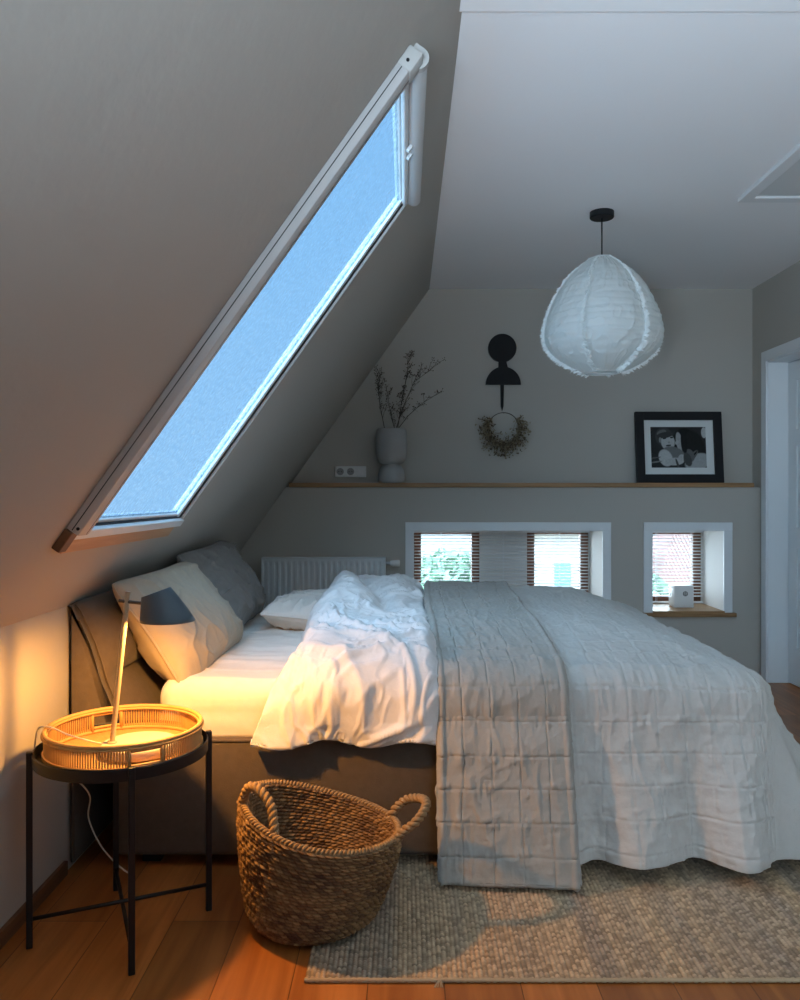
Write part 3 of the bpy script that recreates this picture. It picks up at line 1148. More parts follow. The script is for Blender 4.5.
# ------------------------------------------------------------------ pillows
def pillow(name, center, eu, ev, W, Hh, T, m, label, seed, sag=0.0, flange=0.0, piping=True, folds=1.0):
    eu, ev = Vector(eu).normalized(), Vector(ev).normalized()
    en = eu.cross(ev).normalized()
    n = 130
    a = np.linspace(-1, 1, n)
    Aa, Bb = np.meshgrid(a, a, indexing='ij')
    prof = ((1 - Aa ** 2) * (1 - Bb ** 2))
    t = np.clip(prof, 0, 1) ** 0.42
    px = Aa * (W / 2) * (1 - 0.09 * (1 - Bb ** 2) * np.abs(Aa) ** 3)
    py = Bb * (Hh / 2) * (1 - 0.09 * (1 - Aa ** 2) * np.abs(Bb) ** 3)
    rc = 1 - 0.07 * (np.abs(Aa) * np.abs(Bb)) ** 5
    px, py = px * rc, py * rc
    t2 = t * (1 + 0.35 * (-Bb) * (1 - Bb ** 2))
    rr = np.hypot(Aa, Bb)
    an = np.arctan2(Bb, Aa)
    sides = []
    for sgn in (1, -1):
        w = ridge(an * 3.2 + seed, rr * 1.6, 91 + seed) ** 3 * smooth(0.35, 0.9, rr) * 0.018
        w += ridge(px * 9 + py * 5, py * 8 - px * 4, 95 + seed + (sgn > 0)) ** 4 * 0.016
        w += ridge(px * 22 + py * 9, py * 20 - px * 7, 99 + seed) ** 4 * 0.005
        env = smooth(0, 0.25, 1 - np.abs(Aa)) * smooth(0, 0.25, 1 - np.abs(Bb))
        cm = fbm(px * 4, py * 4, 101 + seed, 3) * 0.02
        z = sgn * (t2 * T / 2 + (w * folds + cm) * env)
        sides.append(z)
    bend = -sag * (px ** 2) * 1.0
    Vs = []
    ids = []
    cnt = 0
    c = Vector(center)
    E = np.array([eu, ev, en])
    for k in (0, 1):
        loc = np.stack([px, py, sides[k] + bend], -1) @ E + np.array(c)
        Vs.append(loc.reshape(-1, 3))
        ids.append(np.arange(n * n).reshape(n, n) + k * n * n)
    F = []
    i0, i1 = ids
    F.append(np.stack([i0[:-1, :-1], i0[1:, :-1], i0[1:, 1:], i0[:-1, 1:]], -1).reshape(-1, 4))
    F.append(np.stack([i1[:-1, :-1], i1[:-1, 1:], i1[1:, 1:], i1[1:, :-1]], -1).reshape(-1, 4))
    V = np.vstack(Vs)
    me = raw_mesh(name, V, np.vstack(F))
    bm = bmesh.new()
    bm.from_mesh(me)
    bmesh.ops.remove_doubles(bm, verts=bm.verts[:], dist=0.0006)
    bm.to_mesh(me)
    bm.free()
    o = link(name, me, m, None, True)
    tag(o, label, 'pillow')
    if piping:
        bm = bmesh.new()
        b_ = np.linspace(-1, 1, 40)
        loop = [(x, -1) for x in b_] + [(1, y) for y in b_[1:]] + [(x, 1) for x in b_[::-1][1:]] + [(-1, y) for y in b_[::-1][1:-1]]
        pts = []
        for (x, y) in loop:
            qx = x * (W / 2) * (1 - 0.09 * (1 - y * y) * abs(x) ** 3)
            qy = y * (Hh / 2) * (1 - 0.09 * (1 - x * x) * abs(y) ** 3)
            q_ = 1 - 0.07 * (abs(x) * abs(y)) ** 5
            qx, qy = qx * q_, qy * q_
            pts.append(c + eu * qx + ev * qy + en * (-sag * qx * qx))
        tube(bm, pts, 0.005, 6, closed=True)
        bobj('seam', bm, m, o, smooth=True)
    return o


pillow('bed_pillow', (-0.815, 2.985, 0.735), (0.02, 1, 0.01), (-0.60, 0.04, 0.85), 0.84, 0.44, 0.19, M_pillow,
       'sand beige linen pillow leaning on the headboard nearest the lamp', 2, sag=0.06, folds=0.65)
pillow('bed_pillow', (-0.845, 3.75, 0.765), (0.02, 1, 0.03), (-0.50, 0.0, 0.87), 0.80, 0.44, 0.19, M_pillow2,
       'dark grey linen pillow leaning on the headboard behind the beige one', 13, sag=0.04)
pillow('bed_pillow', (-0.45, 3.80, 0.650), (0.05, 1, 0.0), (-1, 0.05, 0.10), 0.66, 0.36, 0.13, M_sheet,
       'white pillow lying flat on the mattress in front of the grey pillow', 21)

# ------------------------------------------------------------------ rug
def make_rug():
    x0, x1, y0, y1 = -0.245, 2.02, 1.945, 3.0
    nx, ny = 1130, 420
    x = np.linspace(x0, x1, nx)
    y = np.linspace(y0, y1, ny)
    X, Y = np.meshgrid(x, y, indexing='ij')
    rx, ry = 0.0125, 0.0105
    col = np.floor((X - x0) / rx)
    ph = _hash(col, col * 0, 5)
    u = ((X - x0) / rx) % 1.0
    v = ((Y - y0) / ry + ph * 0.3 + 0.25 * (col % 2)) % 1.0
    row = np.floor((Y - y0) / ry + ph * 0.3 + 0.25 * (col % 2))
    rn = _hash(col, row, 8)
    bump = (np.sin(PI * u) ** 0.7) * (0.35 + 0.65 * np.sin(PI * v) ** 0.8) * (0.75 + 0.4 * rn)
    z = 0.004 + 0.0065 * bump + 0.0015 * fbm(X * 4, Y * 4, 3, 2)
    ed = np.minimum.reduce([X - x0, x1 - X, Y - y0, y1 - Y])
    z = z * (0.6 + 0.4 * smooth(0, 0.006, ed))
    Yw = Y + 0.004 * fbm(X * 2.5, Y * 0 + 1, 9, 3) * (1 - smooth(0, 0.3, Y - y0))
    P = np.stack([X, Yw, z], -1)
    # skirt down to the floor
    P = np.pad(P, ((1, 1), (1, 1), (0, 0)), mode='edge')
    P[0, :, 2] = P[-1, :, 2] = P[:, 0, 2] = P[:, -1, 2] = 0.0
    me = grid_mesh('jute_rug', P)
    # colour of the yarn: natural jute with cooler grey columns
    band = 0.5 + 0.5 * fbm(X * 16, Y * 0.4, 14, 3) * 2
    band = np.clip(band, 0, 1)
    c1 = np.array([0.50, 0.36, 0.22])
    c2 = np.array([0.33, 0.26, 0.19])
    cc = c1 * band[..., None] + c2 * (1 - band[..., None])
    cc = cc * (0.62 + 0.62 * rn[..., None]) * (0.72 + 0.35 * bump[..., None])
    cc = np.pad(cc, ((1, 1), (1, 1), (0, 0)), mode='edge')
    set_color_attr(me, 'yarn', cc.reshape(-1, 3))
    m = attr_color(mat('jute_yarn', (0.35, 0.26, 0.17), 0.95, 0.1, bump=[('noise', 500.0, 0.4, 0.002, 3)]), 'yarn')
    o = link('jute_rug', me, m, None, True)
    tag(o, 'natural woven jute rug with beige and grey ribs on the floor by the bed', 'rug')
    # bound hem and a loose yarn end
    bm = bmesh.new()
    pts = [(x0 + (x1 - x0) * i / 400, y0 - 0.001 + 0.0015 * math.sin(i * 1.9), 0.006) for i in range(401)]
    tube(bm, pts, [0.0058 + 0.0012 * math.sin(i * 2.4) for i in range(401)], 6)
    bobj('hem', bm, mat('jute_binding', (0.42, 0.32, 0.20), 0.95, bump=[('noise', 300.0, 0.5, 0.003, 3)]), o, smooth=True)
    bm = bmesh.new()
    for k in range(5):
        a = rnd.uniform(-1, 1)
        tube(bm, [(0.085, y0, 0.008), (0.085 + 0.008 * a, y0 - 0.010, 0.007), (0.085 + 0.018 * a, y0 - 0.024, 0.0025)], 0.0012, 5)
    bobj('loose_yarn', bm, mat('jute_binding', (0.42, 0.32, 0.20)), o)


make_rug()


# ------------------------------------------------------------------ woven basket
def make_basket():
    root = thing('woven_basket', 'tall tan seagrass basket with two rope handles standing on the rug corner', 'basket', (-0.27, 2.25, 0.012))
    cb = np.array([-0.262, 2.235])
    ctp = np.array([-0.235, 2.245])

    def surf(th, t, inset=0.0):
        # t 0 bottom .. 1 rim
        k = t ** 0.8
        c = cb[None] * (1 - k[..., None].reshape(-1, 1)) + ctp[None] * k.reshape(-1, 1)
        r = 0.172 + (0.222 - 0.172) * np.sin(t * PI / 2) ** 1.0 - 0.018 * (1 - smooth(0, 0.12, t))
        r = r + 0.004 * np.sin(2 * th + 0.6) * t + 0.003 * np.sin(3 * th) * t - inset
        rim = 0.272 - 0.052 * np.cos(th - 0.05) + 0.008 * np.cos(2 * th + 0.4)
        z = 0.013 + t * rim
        x = c[:, 0].reshape(t.shape) + r * np.cos(th)
        y = c[:, 1].reshape(t.shape) + r * np.sin(th)
        return np.stack([x, y, z], -1)

    def wall(inner):
        nth, nt = 1100, 260
        th = np.linspace(0, 2 * PI, nth, endpoint=False)
        t = np.linspace(0, 1, nt)
        TH, T = np.meshgrid(th, t, indexing='ij')
        P = surf(TH, T, 0.016 if inner else 0.0)
        rows = 30
        rr_ = T * rows
        ri = np.floor(rr_)
        fr = rr_ % 1.0
        strands = 62
        ph = TH / (2 * PI) * strands + 0.5 * (ri % 2) + 0.5 * fr + 0.5 * _hash(ri, ri * 0, 3)
        fs = ph % 1.0
        si = np.floor(ph) % strands
        rn = _hash(si, ri, 21)
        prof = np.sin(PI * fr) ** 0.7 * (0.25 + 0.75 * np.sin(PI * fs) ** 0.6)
        h = 0.0075 * prof * (0.75 + 0.5 * rn) + 0.0015 * fbm(TH * 60, T * 90, 6, 2)
        er = np.stack([np.cos(TH), np.sin(TH), TH * 0], -1)
        P = P + er * (h * (-1 if inner else 1))[..., None]
        me = grid_mesh('w', P, closed_u=True)
        base = np.array([0.29, 0.165, 0.068])
        dark = np.array([0.055, 0.024, 0.013])
        mixv = np.clip(0.25 + 0.75 * rn + 0.5 * fbm(TH * 2.5, T * 4, 33, 3), 0, 1)
        cc = dark + (base - dark) * mixv[..., None]
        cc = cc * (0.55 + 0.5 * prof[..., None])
        set_color_attr(me, 'straw', cc.reshape(-1, 3))
        return me
    m = attr_color(mat('seagrass', (0.3, 0.19, 0.1), 0.65, 0.3, bump=[('noise', 260.0, 0.5, 0.002, 3)]), 'straw')
    link('basket_wall', wall(False), m, root, True)
    link('basket_lining', wall(True), m, root, True)
    ms = mat('seagrass_rope', (0.30, 0.19, 0.09), 0.7, 0.3, bump=[('noise', 300.0, 0.5, 0.002, 3)], var=(60.0, 0.35, 3))
    # base
    bm = bmesh.new()
    ths = np.linspace(0, 2 * PI, 64, endpoint=False)
    Pb = surf(ths, ths * 0 + 0.03, 0.004)
    vs = [bm.verts.new(tuple(p)) for p in Pb]
    bm.faces.new(vs)
    bobj('basket_bottom', bm, ms, root)
    # plaited rim: two strands winding round the edge
    bm = bmesh.new()
    n = 700
    th = np.linspace(0, 2 * PI, n, endpoint=False)
    Pr = surf(th, th * 0 + 1.0, 0.008)
    for ph in (0, PI):
        a = th * 60 + ph
        pts = [(Pr[i, 0] + 0.006 * math.cos(a[i]) * math.cos(th[i]), Pr[i, 1] + 0.006 * math.cos(a[i]) * math.sin(th[i]), Pr[i, 2] + 0.002 + 0.005 * math.sin(a[i])) for i in range(n)]
        tube(bm, pts, 0.0046, 6, closed=True)
    bobj('rim', bm, ms, root, smooth=True)

    def handle(ctrl):
        bm = bmesh.new()
        # Catmull-Rom through the control points, then two strands twisted round it
        pts = []
        c = [Vector(p) for p in ctrl]
        c = [c[0] * 2 - c[1]] + c + [c[-1] * 2 - c[-2]]
        for i in range(1, len(c) - 2):
            for k in range(24):
                t = k / 24
                p = 0.5 * ((2 * c[i]) + (-c[i - 1] + c[i + 1]) * t + (2 * c[i - 1] - 5 * c[i] + 4 * c[i + 1] - c[i + 2]) * t * t + (-c[i - 1] + 3 * c[i] - 3 * c[i + 1] + c[i + 2]) * t ** 3)
                pts.append(p)
        ln = 0
        up = Vector((0.1, 0.2, 1)).normalized()
        strands = [[], []]
        for i, p in enumerate(pts):
            t = (pts[min(i + 1, len(pts) - 1)] - pts[max(i - 1, 0)]).normalized()
            a = (up - t * up.dot(t)).normalized()
            up = a
            b = t.cross(a)
            if i:
                ln += (p - pts[i - 1]).length
            for s in (0, 1):
                w = ln * 190 + PI * s
                strands[s].append(p + (a * math.cos(w) + b * math.sin(w)) * 0.0062)
        for s in strands:
            tube(bm, s, 0.0075, 7)
        return bobj('handle', bm, ms, root, smooth=True)

    def rimpt(thd, dz=0.0, dr=0.0):
        th = np.array([math.radians(thd)])
        p = surf(th, th * 0 + 1.0, 0.008 - dr)[0]
        return (p[0], p[1], p[2] + dz)
    handle([rimpt(196, -0.03), rimpt(197, 0.012), rimpt(204, 0.06, -0.01), rimpt(216, 0.072, -0.025), rimpt(230, 0.055, -0.03), rimpt(240, 0.012, -0.01), rimpt(242, -0.035, 0.006)])
    handle([rimpt(28, -0.03), rimpt(27, 0.012), rimpt(22, 0.055, 0.035), rimpt(10, 0.075, 0.070), rimpt(-2, 0.075, 0.078), rimpt(-11, 0.045, 0.055), rimpt(-14, 0.008, 0.01), rimpt(-15, -0.035, 0.004)])


make_basket()

# ------------------------------------------------------------------ side table
TX, TY = -0.772, 2.19
st = thing('side_table', 'round black metal tray side table on four thin legs beside the bed', 'table', (TX, TY, 0))
TH0 = math.atan2(1.967 - TY, -0.671 - TX)
bm = bmesh.new()
lathe(bm, [(0.0, 0.4905), (0.214, 0.4905), (0.218, 0.487), (0.219, 0.4835), (0.0, 0.4835)][::-1] and [(0.001, 0.478), (0.222, 0.478), (0.222, 0.482), (0.001, 0.482)], (TX, TY, 0), 72)
bobj('table_top', bm, M_black, st, auto=40)
bm = bmesh.new()
lathe(bm, [(0.219, 0.476), (0.226, 0.476), (0.227, 0.505), (0.2235, 0.508), (0.222, 0.505), (0.221, 0.482), (0.219, 0.476)], (TX, TY, 0), 96, cap_bottom=False)
bobj('tray_edge', bm, M_black, st, auto=40)
legp = []
for k in range(4):
    a = TH0 + k * PI / 2
    x, y = TX + 0.232 * math.cos(a), TY + 0.232 * math.sin(a)
    legp.append((x, y))
    bm = bmesh.new()
    Mx = Matrix.Translation((x, y, 0)) @ Matrix.Rotation(a, 4, 'Z')
    box(bm, -0.008, 0.008, -0.008, 0.008, 0.0, 0.512, 0.002, Mx)
    bobj('leg', bm, M_black, st)
for a, b in ((0, 2), (1, 3)):
    bm = bmesh.new()
    z = 0.062 if a == 0 else 0.074
    tube(bm, [(*legp[a], z), (*legp[b], z)], 0.0055, 10)
    bobj('cross_bar', bm, M_black, st, smooth=True)

# ------------------------------------------------------------------ rattan tray
RX, RY, RR = -0.767, 2.19, 0.202
rt = thing('rattan_tray', 'round honey coloured rattan tray with slatted sides on the side table', 'tray', (RX, RY, 0.483))
M_rattan = mat('honey_rattan', (0.48, 0.28, 0.10), 0.5, 0.35, bump=[('noise', 200.0, 0.3, 0.001, 2)], var=(40.0, 0.18, 3))
HZ0, HZ1 = 0.491, 0.556
hands = [math.radians(-56), math.radians(124)]


def in_handle(a, m=0.0):
    for h in hands:
        d = (a - h + PI) % (2 * PI) - PI
        if abs(d) < 0.205 + m:
            return True
    return False


bm = bmesh.new()
n = 240
pts = lambda r, z: [(RX + r * math.cos(2 * PI * i / n), RY + r * math.sin(2 * PI * i / n), z) for i in range(n)]
tube(bm, pts(RR, HZ1), 0.0058, 8, closed=True)
tube(bm, pts(RR - 0.006, HZ1 - 0.006), 0.0035, 6, closed=True)
tube(bm, pts(RR + 0.005, HZ1 - 0.007), 0.0035, 6, closed=True)
bobj('rim', bm, M_rattan, rt, smooth=True)
bm = bmesh.new()
tube(bm, pts(RR, HZ0 + 0.003), 0.0055, 8, closed=True)
tube(bm, pts(RR + 0.003, HZ0 + 0.010), 0.0035, 6, closed=True)
bobj('base_ring', bm, M_rattan, rt, smooth=True)
bm = bmesh.new()
NS = 180
for i in range(NS):
    a = 2 * PI * i / NS
    if in_handle(a):
        continue
    x, y = RX + RR * math.cos(a), RY + RR * math.sin(a)
    tube(bm, [(x, y, HZ0), (x, y, HZ1)], 0.0024, 6, caps=False)
bobj('side_slats', bm, M_rattan, rt, smooth=True)
for h in hands:
    bm = bmesh.new()
    for zz in (HZ0 + 0.014, HZ1 - 0.014):
        tube(bm, [(RX + RR * math.cos(h + 0.205 * s / 6), RY + RR * math.sin(h + 0.205 * s / 6), zz) for s in range(-6, 7)], 0.004, 7)
    for s in (-1, 1):
        x, y = RX + RR * math.cos(h + s * 0.205), RY + RR * math.sin(h + s * 0.205)
        tube(bm, [(x, y, HZ0), (x, y, HZ1)], 0.0055, 8)
    bobj('handle', bm, M_rattan, rt, smooth=True)


def tray_floor():
    nr, nth = 60, 360
    r = np.linspace(0.003, RR - 0.003, nr)
    th = np.linspace(0, 2 * PI, nth, endpoint=False)
    TH, R = np.meshgrid(th, r, indexing='ij')
    X, Y = RX + R * np.cos(TH), RY + R * np.sin(TH)
    w = 0.0018 * np.sin((X + Y) * 420) * np.sin((X - Y) * 420)
    P = np.stack([X, Y, 0.4895 + w], -1)
    return grid_mesh('f', P, closed_u=True)


link('woven_base', tray_floor(), M_rattan, rt, True)

# ------------------------------------------------------------------ table lamp
LX, LY = -0.718, 2.165
lamp = thing('table_lamp', 'slim table lamp with blue grey cone shade standing in the rattan tray, lit', 'lamp', (LX, LY, 0.492))
M_lbase = mat('cream_metal_base', (0.50, 0.45, 0.37), 0.45, 0.35)
bm = bmesh.new()
lathe(bm, [(0.001, 0.0), (0.094, 0.0), (0.1, 0.003), (0.1, 0.022), (0.097, 0.026), (0.001, 0.026)], (LX, LY, 0.492), 64, cap_top=True)
bobj('lamp_base', bm, M_lbase, lamp, auto=40)
M_stem = mat('brass_toned_stem', (0.42, 0.36, 0.26), 0.35, 0.5, metallic=0.3)
S_A, S_B = Vector((-0.789, 2.155, 0.517)), Vector((-0.748, 2.16, 0.925))
bm = bmesh.new()
tube(bm, [S_A, S_B], 0.0072, 14)
lathe(bm, [(0.014, 0.0), (0.014, 0.004), (0.009, 0.007)], (S_A.x, S_A.y, 0.517), 20, cap_top=True)
bobj('stem', bm, M_stem, lamp, auto=40)
bm = bmesh.new()
tube(bm, [(-0.772, 2.158, 0.900), (-0.700, 2.160, 0.892)], 0.0048, 12)
bobj('arm', bm, mat('dark_bronze', (0.12, 0.10, 0.08), 0.4, 0.5, metallic=0.5), lamp, auto=40)
# oblique shade: small tilted top circle lofted to a level opening
M_shade = mat('blue_grey_lacquer', (0.085, 0.12, 0.145), 0.5, 0.35)
tc_, bc_ = Vector((-0.672, 2.16, 0.922)), Vector((-0.640, 2.16, 0.845))
bm = bmesh.new()
seg = 48
rings = []
for i in range(9):
    t = i / 8
    c = tc_.lerp(bc_, t)
    r = 0.039 + (0.071 - 0.039) * t
    tilt = math.radians(20) * (1 - t)
    ex = Vector((math.cos(tilt), 0, math.sin(tilt)))
    rings.append([bm.verts.new(c + ex * r * math.cos(2 * PI * k / seg) + Vector((0, 1, 0)) * r * math.sin(2 * PI * k / seg)) for k in range(seg)])
for A_, B_ in zip(rings, rings[1:]):
    for k in range(seg):
        bm.faces.new((A_[k], A_[(k + 1) % seg], B_[(k + 1) % seg], B_[k]))
bm.faces.new(rings[0][::-1])
o = bobj('lamp_shade', bm, M_shade, lamp, auto=35)
solidify(o, 0.0016, 1.0)
bm = bmesh.new()
rings = []
for i in range(7):
    t = 0.06 + 0.92 * i / 6
    c = tc_.lerp(bc_, t)
    r = 0.039 + (0.071 - 0.039) * t - 0.0028
    tilt = math.radians(20) * (1 - t)
    ex = Vector((math.cos(tilt), 0, math.sin(tilt)))
    rings.append([bm.verts.new(c + ex * r * math.cos(2 * PI * k / seg) + Vector((0, 1, 0)) * r * math.sin(2 * PI * k / seg)) for k in range(seg)])
for A_, B_ in zip(rings, rings[1:]):
    for k in range(seg):
        bm.faces.new((A_[k], A_[(k + 1) % seg], B_[(k + 1) % seg], B_[k]))
bm.faces.new(rings[0][::-1])
bobj('shade_lining', bm, mat('white_shade_lining', (0.85, 0.83, 0.78), 0.5), o, auto=35)
M_bulb = bpy.data.materials.new('warm_bulb_glass')
M_bulb.use_nodes = True
bb = M_bulb.node_tree.nodes['Principled BSDF']
bb.inputs['Base Color'].default_value = (1, 0.8, 0.5, 1)
bb.inputs['Emission Color'].default_value = (1, 0.55, 0.2, 1)
bb.inputs['Emission Strength'].default_value = 12.0
bm = bmesh.new()
bmesh.ops.create_icosphere(bm, subdivisions=3, radius=0.019, matrix=Matrix.Translation((-0.655, 2.16, 0.893)))
bobj('bulb', bm, M_bulb, lamp, smooth=True)
light('lamp_light', 'POINT', (-0.648, 2.16, 0.862), (0, 0, 0), (1.0, 0.45, 0.09), 28.0, shadow_soft_size=0.018).parent = None
# cable over the tray edge, under the table top and down to the floor
bm = bmesh.new()
ctrl = [(-0.755, 2.235, 0.500), (-0.82, 2.20, 0.50), (-0.90, 2.16, 0.535), (-0.957, 2.140, 0.566), (-0.990, 2.15, 0.545), (-1.005, 2.19, 0.44), (-0.985, 2.35, 0.36), (-0.955, 2.42, 0.28), (-0.965, 2.44, 0.20), (-0.93, 2.46, 0.10), (-0.87, 2.47, 0.03), (-0.84, 2.49, 0.004)]
c = [Vector(p) for p in ctrl]
c = [c[0] * 2 - c[1]] + c + [c[-1] * 2 - c[-2]]
pts = []
for i in range(1, len(c) - 2):
    for k in range(10):
        t = k / 10
        pts.append(0.5 * ((2 * c[i]) + (-c[i - 1] + c[i + 1]) * t + (2 * c[i - 1] - 5 * c[i] + 4 * c[i + 1] - c[i + 2]) * t * t + (-c[i - 1] + 3 * c[i] - 3 * c[i + 1] + c[i + 2]) * t ** 3))
tube(bm, pts, 0.0024, 8)
bobj('cord', bm, mat('cream_cable', (0.62, 0.58, 0.5), 0.5), lamp, smooth=True)

# ------------------------------------------------------------------ radiator
rd = thing('radiator', 'white ribbed panel radiator on the back wall behind the pillows', 'radiator', (-0.52, 5.12, 0.25))
rx0, rx1, rz0, rz1, ry0, ry1 = -0.915, -0.125, 0.20, 0.795, 5.09, 5.165


def rad_panel():
    nx = 520
    x = np.linspace(rx0 + 0.012, rx1 - 0.012, nx)
    z = np.array([rz0 + 0.01, rz0 + 0.04, rz0 + 0.05, rz0 + 0.2, rz1 - 0.06, rz1 - 0.045, rz1 - 0.03, rz1 - 0.012])
    amp = np.array([0, 0, 1, 1, 1, 1, 0, 0])
    X, Z = np.meshgrid(x, z, indexing='ij')
    ph = ((X - rx0) / 0.0365) % 1.0
    w = smooth(0.22, 0.40, ph) * (1 - smooth(0.72, 0.90, ph))
    Yv = ry0 + 0.012 * w * amp[None]
    return grid_mesh('p', np.stack([X, Yv, Z], -1))


link('ribbed_panel', rad_panel(), M_rad, rd, True)
bm = bmesh.new()
box(bm, rx0, rx0 + 0.012, ry0 - 0.002, ry1, rz0, rz1 - 0.012, 0.003)
box(bm, rx1 - 0.012, rx1, ry0 - 0.002, ry1, rz0, rz1 - 0.012, 0.003)
box(bm, rx0 + 0.012, rx1 - 0.012, ry1 - 0.02, ry1, rz0, rz1 - 0.012)
bobj('side_cover', bm, M_rad, rd)
bm = bmesh.new()
box(bm, rx0, rx1, ry0 - 0.003, ry1, rz1 - 0.014, rz1, 0.004)
bobj('top_cover', bm, M_rad, rd)
for bx in (rx0 + 0.1, rx1 - 0.14):
    bm = bmesh.new()
    box(bm, bx, bx + 0.04, ry1 - 0.002, YB, 0.3, 0.7)
    bobj('wall_bracket', bm, M_rad, rd)
bm = bmesh.new()
tube(bm, [(rx1 - 0.002, 5.13, 0.755), (rx1 + 0.03, 5.13, 0.755)], 0.011, 14)
bobj('valve', bm, mat('brushed_steel', (0.5, 0.5, 0.5)), rd, auto=40)
bm = bmesh.new()
prof = [(0.03, 0.017), (0.045, 0.021), (0.085, 0.022), (0.092, 0.018)]
seg = 24
rings = [[bm.verts.new((rx1 + a, 5.13 + r * math.cos(2 * PI * k / seg), 0.755 + r * math.sin(2 * PI * k / seg))) for k in range(seg)] for a, r in prof]
for A_, B_ in zip(rings, rings[1:]):
    for k in range(seg):
        bm.faces.new((A_[k], A_[(k + 1) % seg], B_[(k + 1) % seg], B_[k]))
bm.faces.new(rings[0][::-1])
bm.faces.new(rings[-1])
bobj('thermostat_knob', bm, M_plastic, rd, auto=40)
for bx in (rx1 - 0.03, rx1 - 0.10):
    bm = bmesh.new()
    tube(bm, [(bx, 5.13, rz0 + 0.02), (bx, 5.13, 0.0)], 0.008, 10)
    bobj('pipe', bm, M_rad, rd, auto=40)


# ------------------------------------------------------------------ venetian blinds
def venetian(name, label, x0, x1, yc, z0, z1, cords):
    t = thing(name, label, 'blind', ((x0 + x1) / 2, yc, z0))
    bm = bmesh.new()
    box(bm, x0, x1, yc - 0.014, yc + 0.014, z1 - 0.024, z1, 0.002)
    bobj('head_rail', bm, M_slat, t)
    bm = bmesh.new()
    pitch = 0.0222
    n = int((z1 - 0.03 - z0 - 0.02) / pitch)
    tilt = math.radians(9)
    for i in range(n):
        z = z1 - 0.040 - pitch * i
        Mx = Matrix.Translation(((x0 + x1) / 2, yc, z)) @ Matrix.Rotation(tilt, 4, 'X')
        w = (x1 - x0) / 2 - 0.002
        # slightly crowned slat
        rows = []
        for yy, zz in ((-0.0125, -0.001), (-0.006, 0.0006), (0, 0.0011), (0.006, 0.0006), (0.0125, -0.001)):
            rows.append([bm.verts.new(Mx @ Vector((sx * w, yy, zz))) for sx in (-1, 1)])
        low = []
        for yy, zz in ((-0.0125, -0.0015), (0.0125, -0.0015)):
            low.append([bm.verts.new(Mx @ Vector((sx * w, yy, zz))) for sx in (-1, 1)])
        for a, b in zip(rows, rows[1:]):
            bm.faces.new((a[0], a[1], b[1], b[0]))
        bm.faces.new((low[0][0], low[1][0], low[1][1], low[0][1]))
    bobj('slats', bm, M_slat, t)
    bm = bmesh.new()
    box(bm, x0 + 0.002, x1 - 0.002, yc - 0.012, yc + 0.012, z0, z0 + 0.012, 0.002)
    bobj('bottom_rail', bm, M_slat, t)
    for cx in cords:
        bm = bmesh.new()
        for dy in (-0.0145, 0.0145):
            tube(bm, [(cx, yc + dy, z0 + 0.006), (cx, yc + dy, z1 - 0.01)], 0.0011, 5)
        bobj('ladder_cord', bm, M_slat, t)
    return t


venetian('venetian_blind', 'white venetian blind in the wide low window', O1[0] + 0.010, O1[1] - 0.012, YE - 0.11, 0.446, 0.957, (0.25, 0.68, 1.07))
venetian('venetian_blind', 'white venetian blind in the narrow low window behind the white box', O2[0] + 0.010, O2[1] - 0.012, YE - 0.11, 0.446, 0.957, (1.74, 1.98))

# ------------------------------------------------------------------ white box on the sill
wb = thing('white_box', 'small white box with a grey round emblem on the sill of the narrow window', 'box', (1.86, 5.40, 0.442))
bm = bmesh.new()
bx0, bx1, by0, by1, bz0, bz1 = 1.795, 1.925, 5.33, 5.45, 0.4425, 0.590
box(bm, bx0, bx1, by0, by1, bz0, bz1, 0.006, seg=3)
bobj('body', bm, M_plastic, wb, auto=40)
bm = bmesh.new()
cxm, czm = 1.868, 0.535
tube(bm, [(cxm, by0 - 0.0015, czm), (cxm, by0 + 0.002, czm)], 0.017, 28)
em = bobj('emblem', bm, mat('grey_print', (0.16, 0.16, 0.16), 0.6), wb)
bm = bmesh.new()
for k in range(6):
    a = k * PI / 3
    tube(bm, [(cxm + 0.004 * math.cos(a), by0 - 0.002, czm + 0.004 * math.sin(a)), (cxm + 0.0125 * math.cos(a), by0 - 0.002, czm + 0.0125 * math.sin(a))], 0.0013, 5)
bobj('emblem_rays', bm, M_plastic, em)

# ------------------------------------------------------------------ sockets
sk = thing('wall_socket', 'white triple wall socket above the oak shelf beside the vase', 'socket', (-0.363, YU, 1.31))
bm = bmesh.new()
box(bm, -0.466, -0.258, YU - 0.012, YU, 1.312, 1.385, 0.004)
bobj('cover_plate', bm, M_plastic, sk)
for k in range(3):
    cx = -0.43 + 0.0685 * k
    bm = bmesh.new()
    if k < 2:
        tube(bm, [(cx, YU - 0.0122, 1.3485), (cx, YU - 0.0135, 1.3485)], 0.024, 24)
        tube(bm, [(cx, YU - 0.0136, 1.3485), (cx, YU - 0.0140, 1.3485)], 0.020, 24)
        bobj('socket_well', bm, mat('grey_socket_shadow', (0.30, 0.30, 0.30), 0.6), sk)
        bm = bmesh.new()
        for d in (-0.009, 0.009):
            tube(bm, [(cx + d, YU - 0.0139, 1.3485), (cx + d, YU - 0.0150, 1.3485)], 0.0032, 10)
        bobj('socket_hole', bm, M_seal, sk)
    else:
        box(bm, cx - 0.027, cx + 0.027, YU - 0.017, YU - 0.0115, 1.322, 1.375, 0.003)
        bobj('rocker_switch', bm, M_plastic, sk)

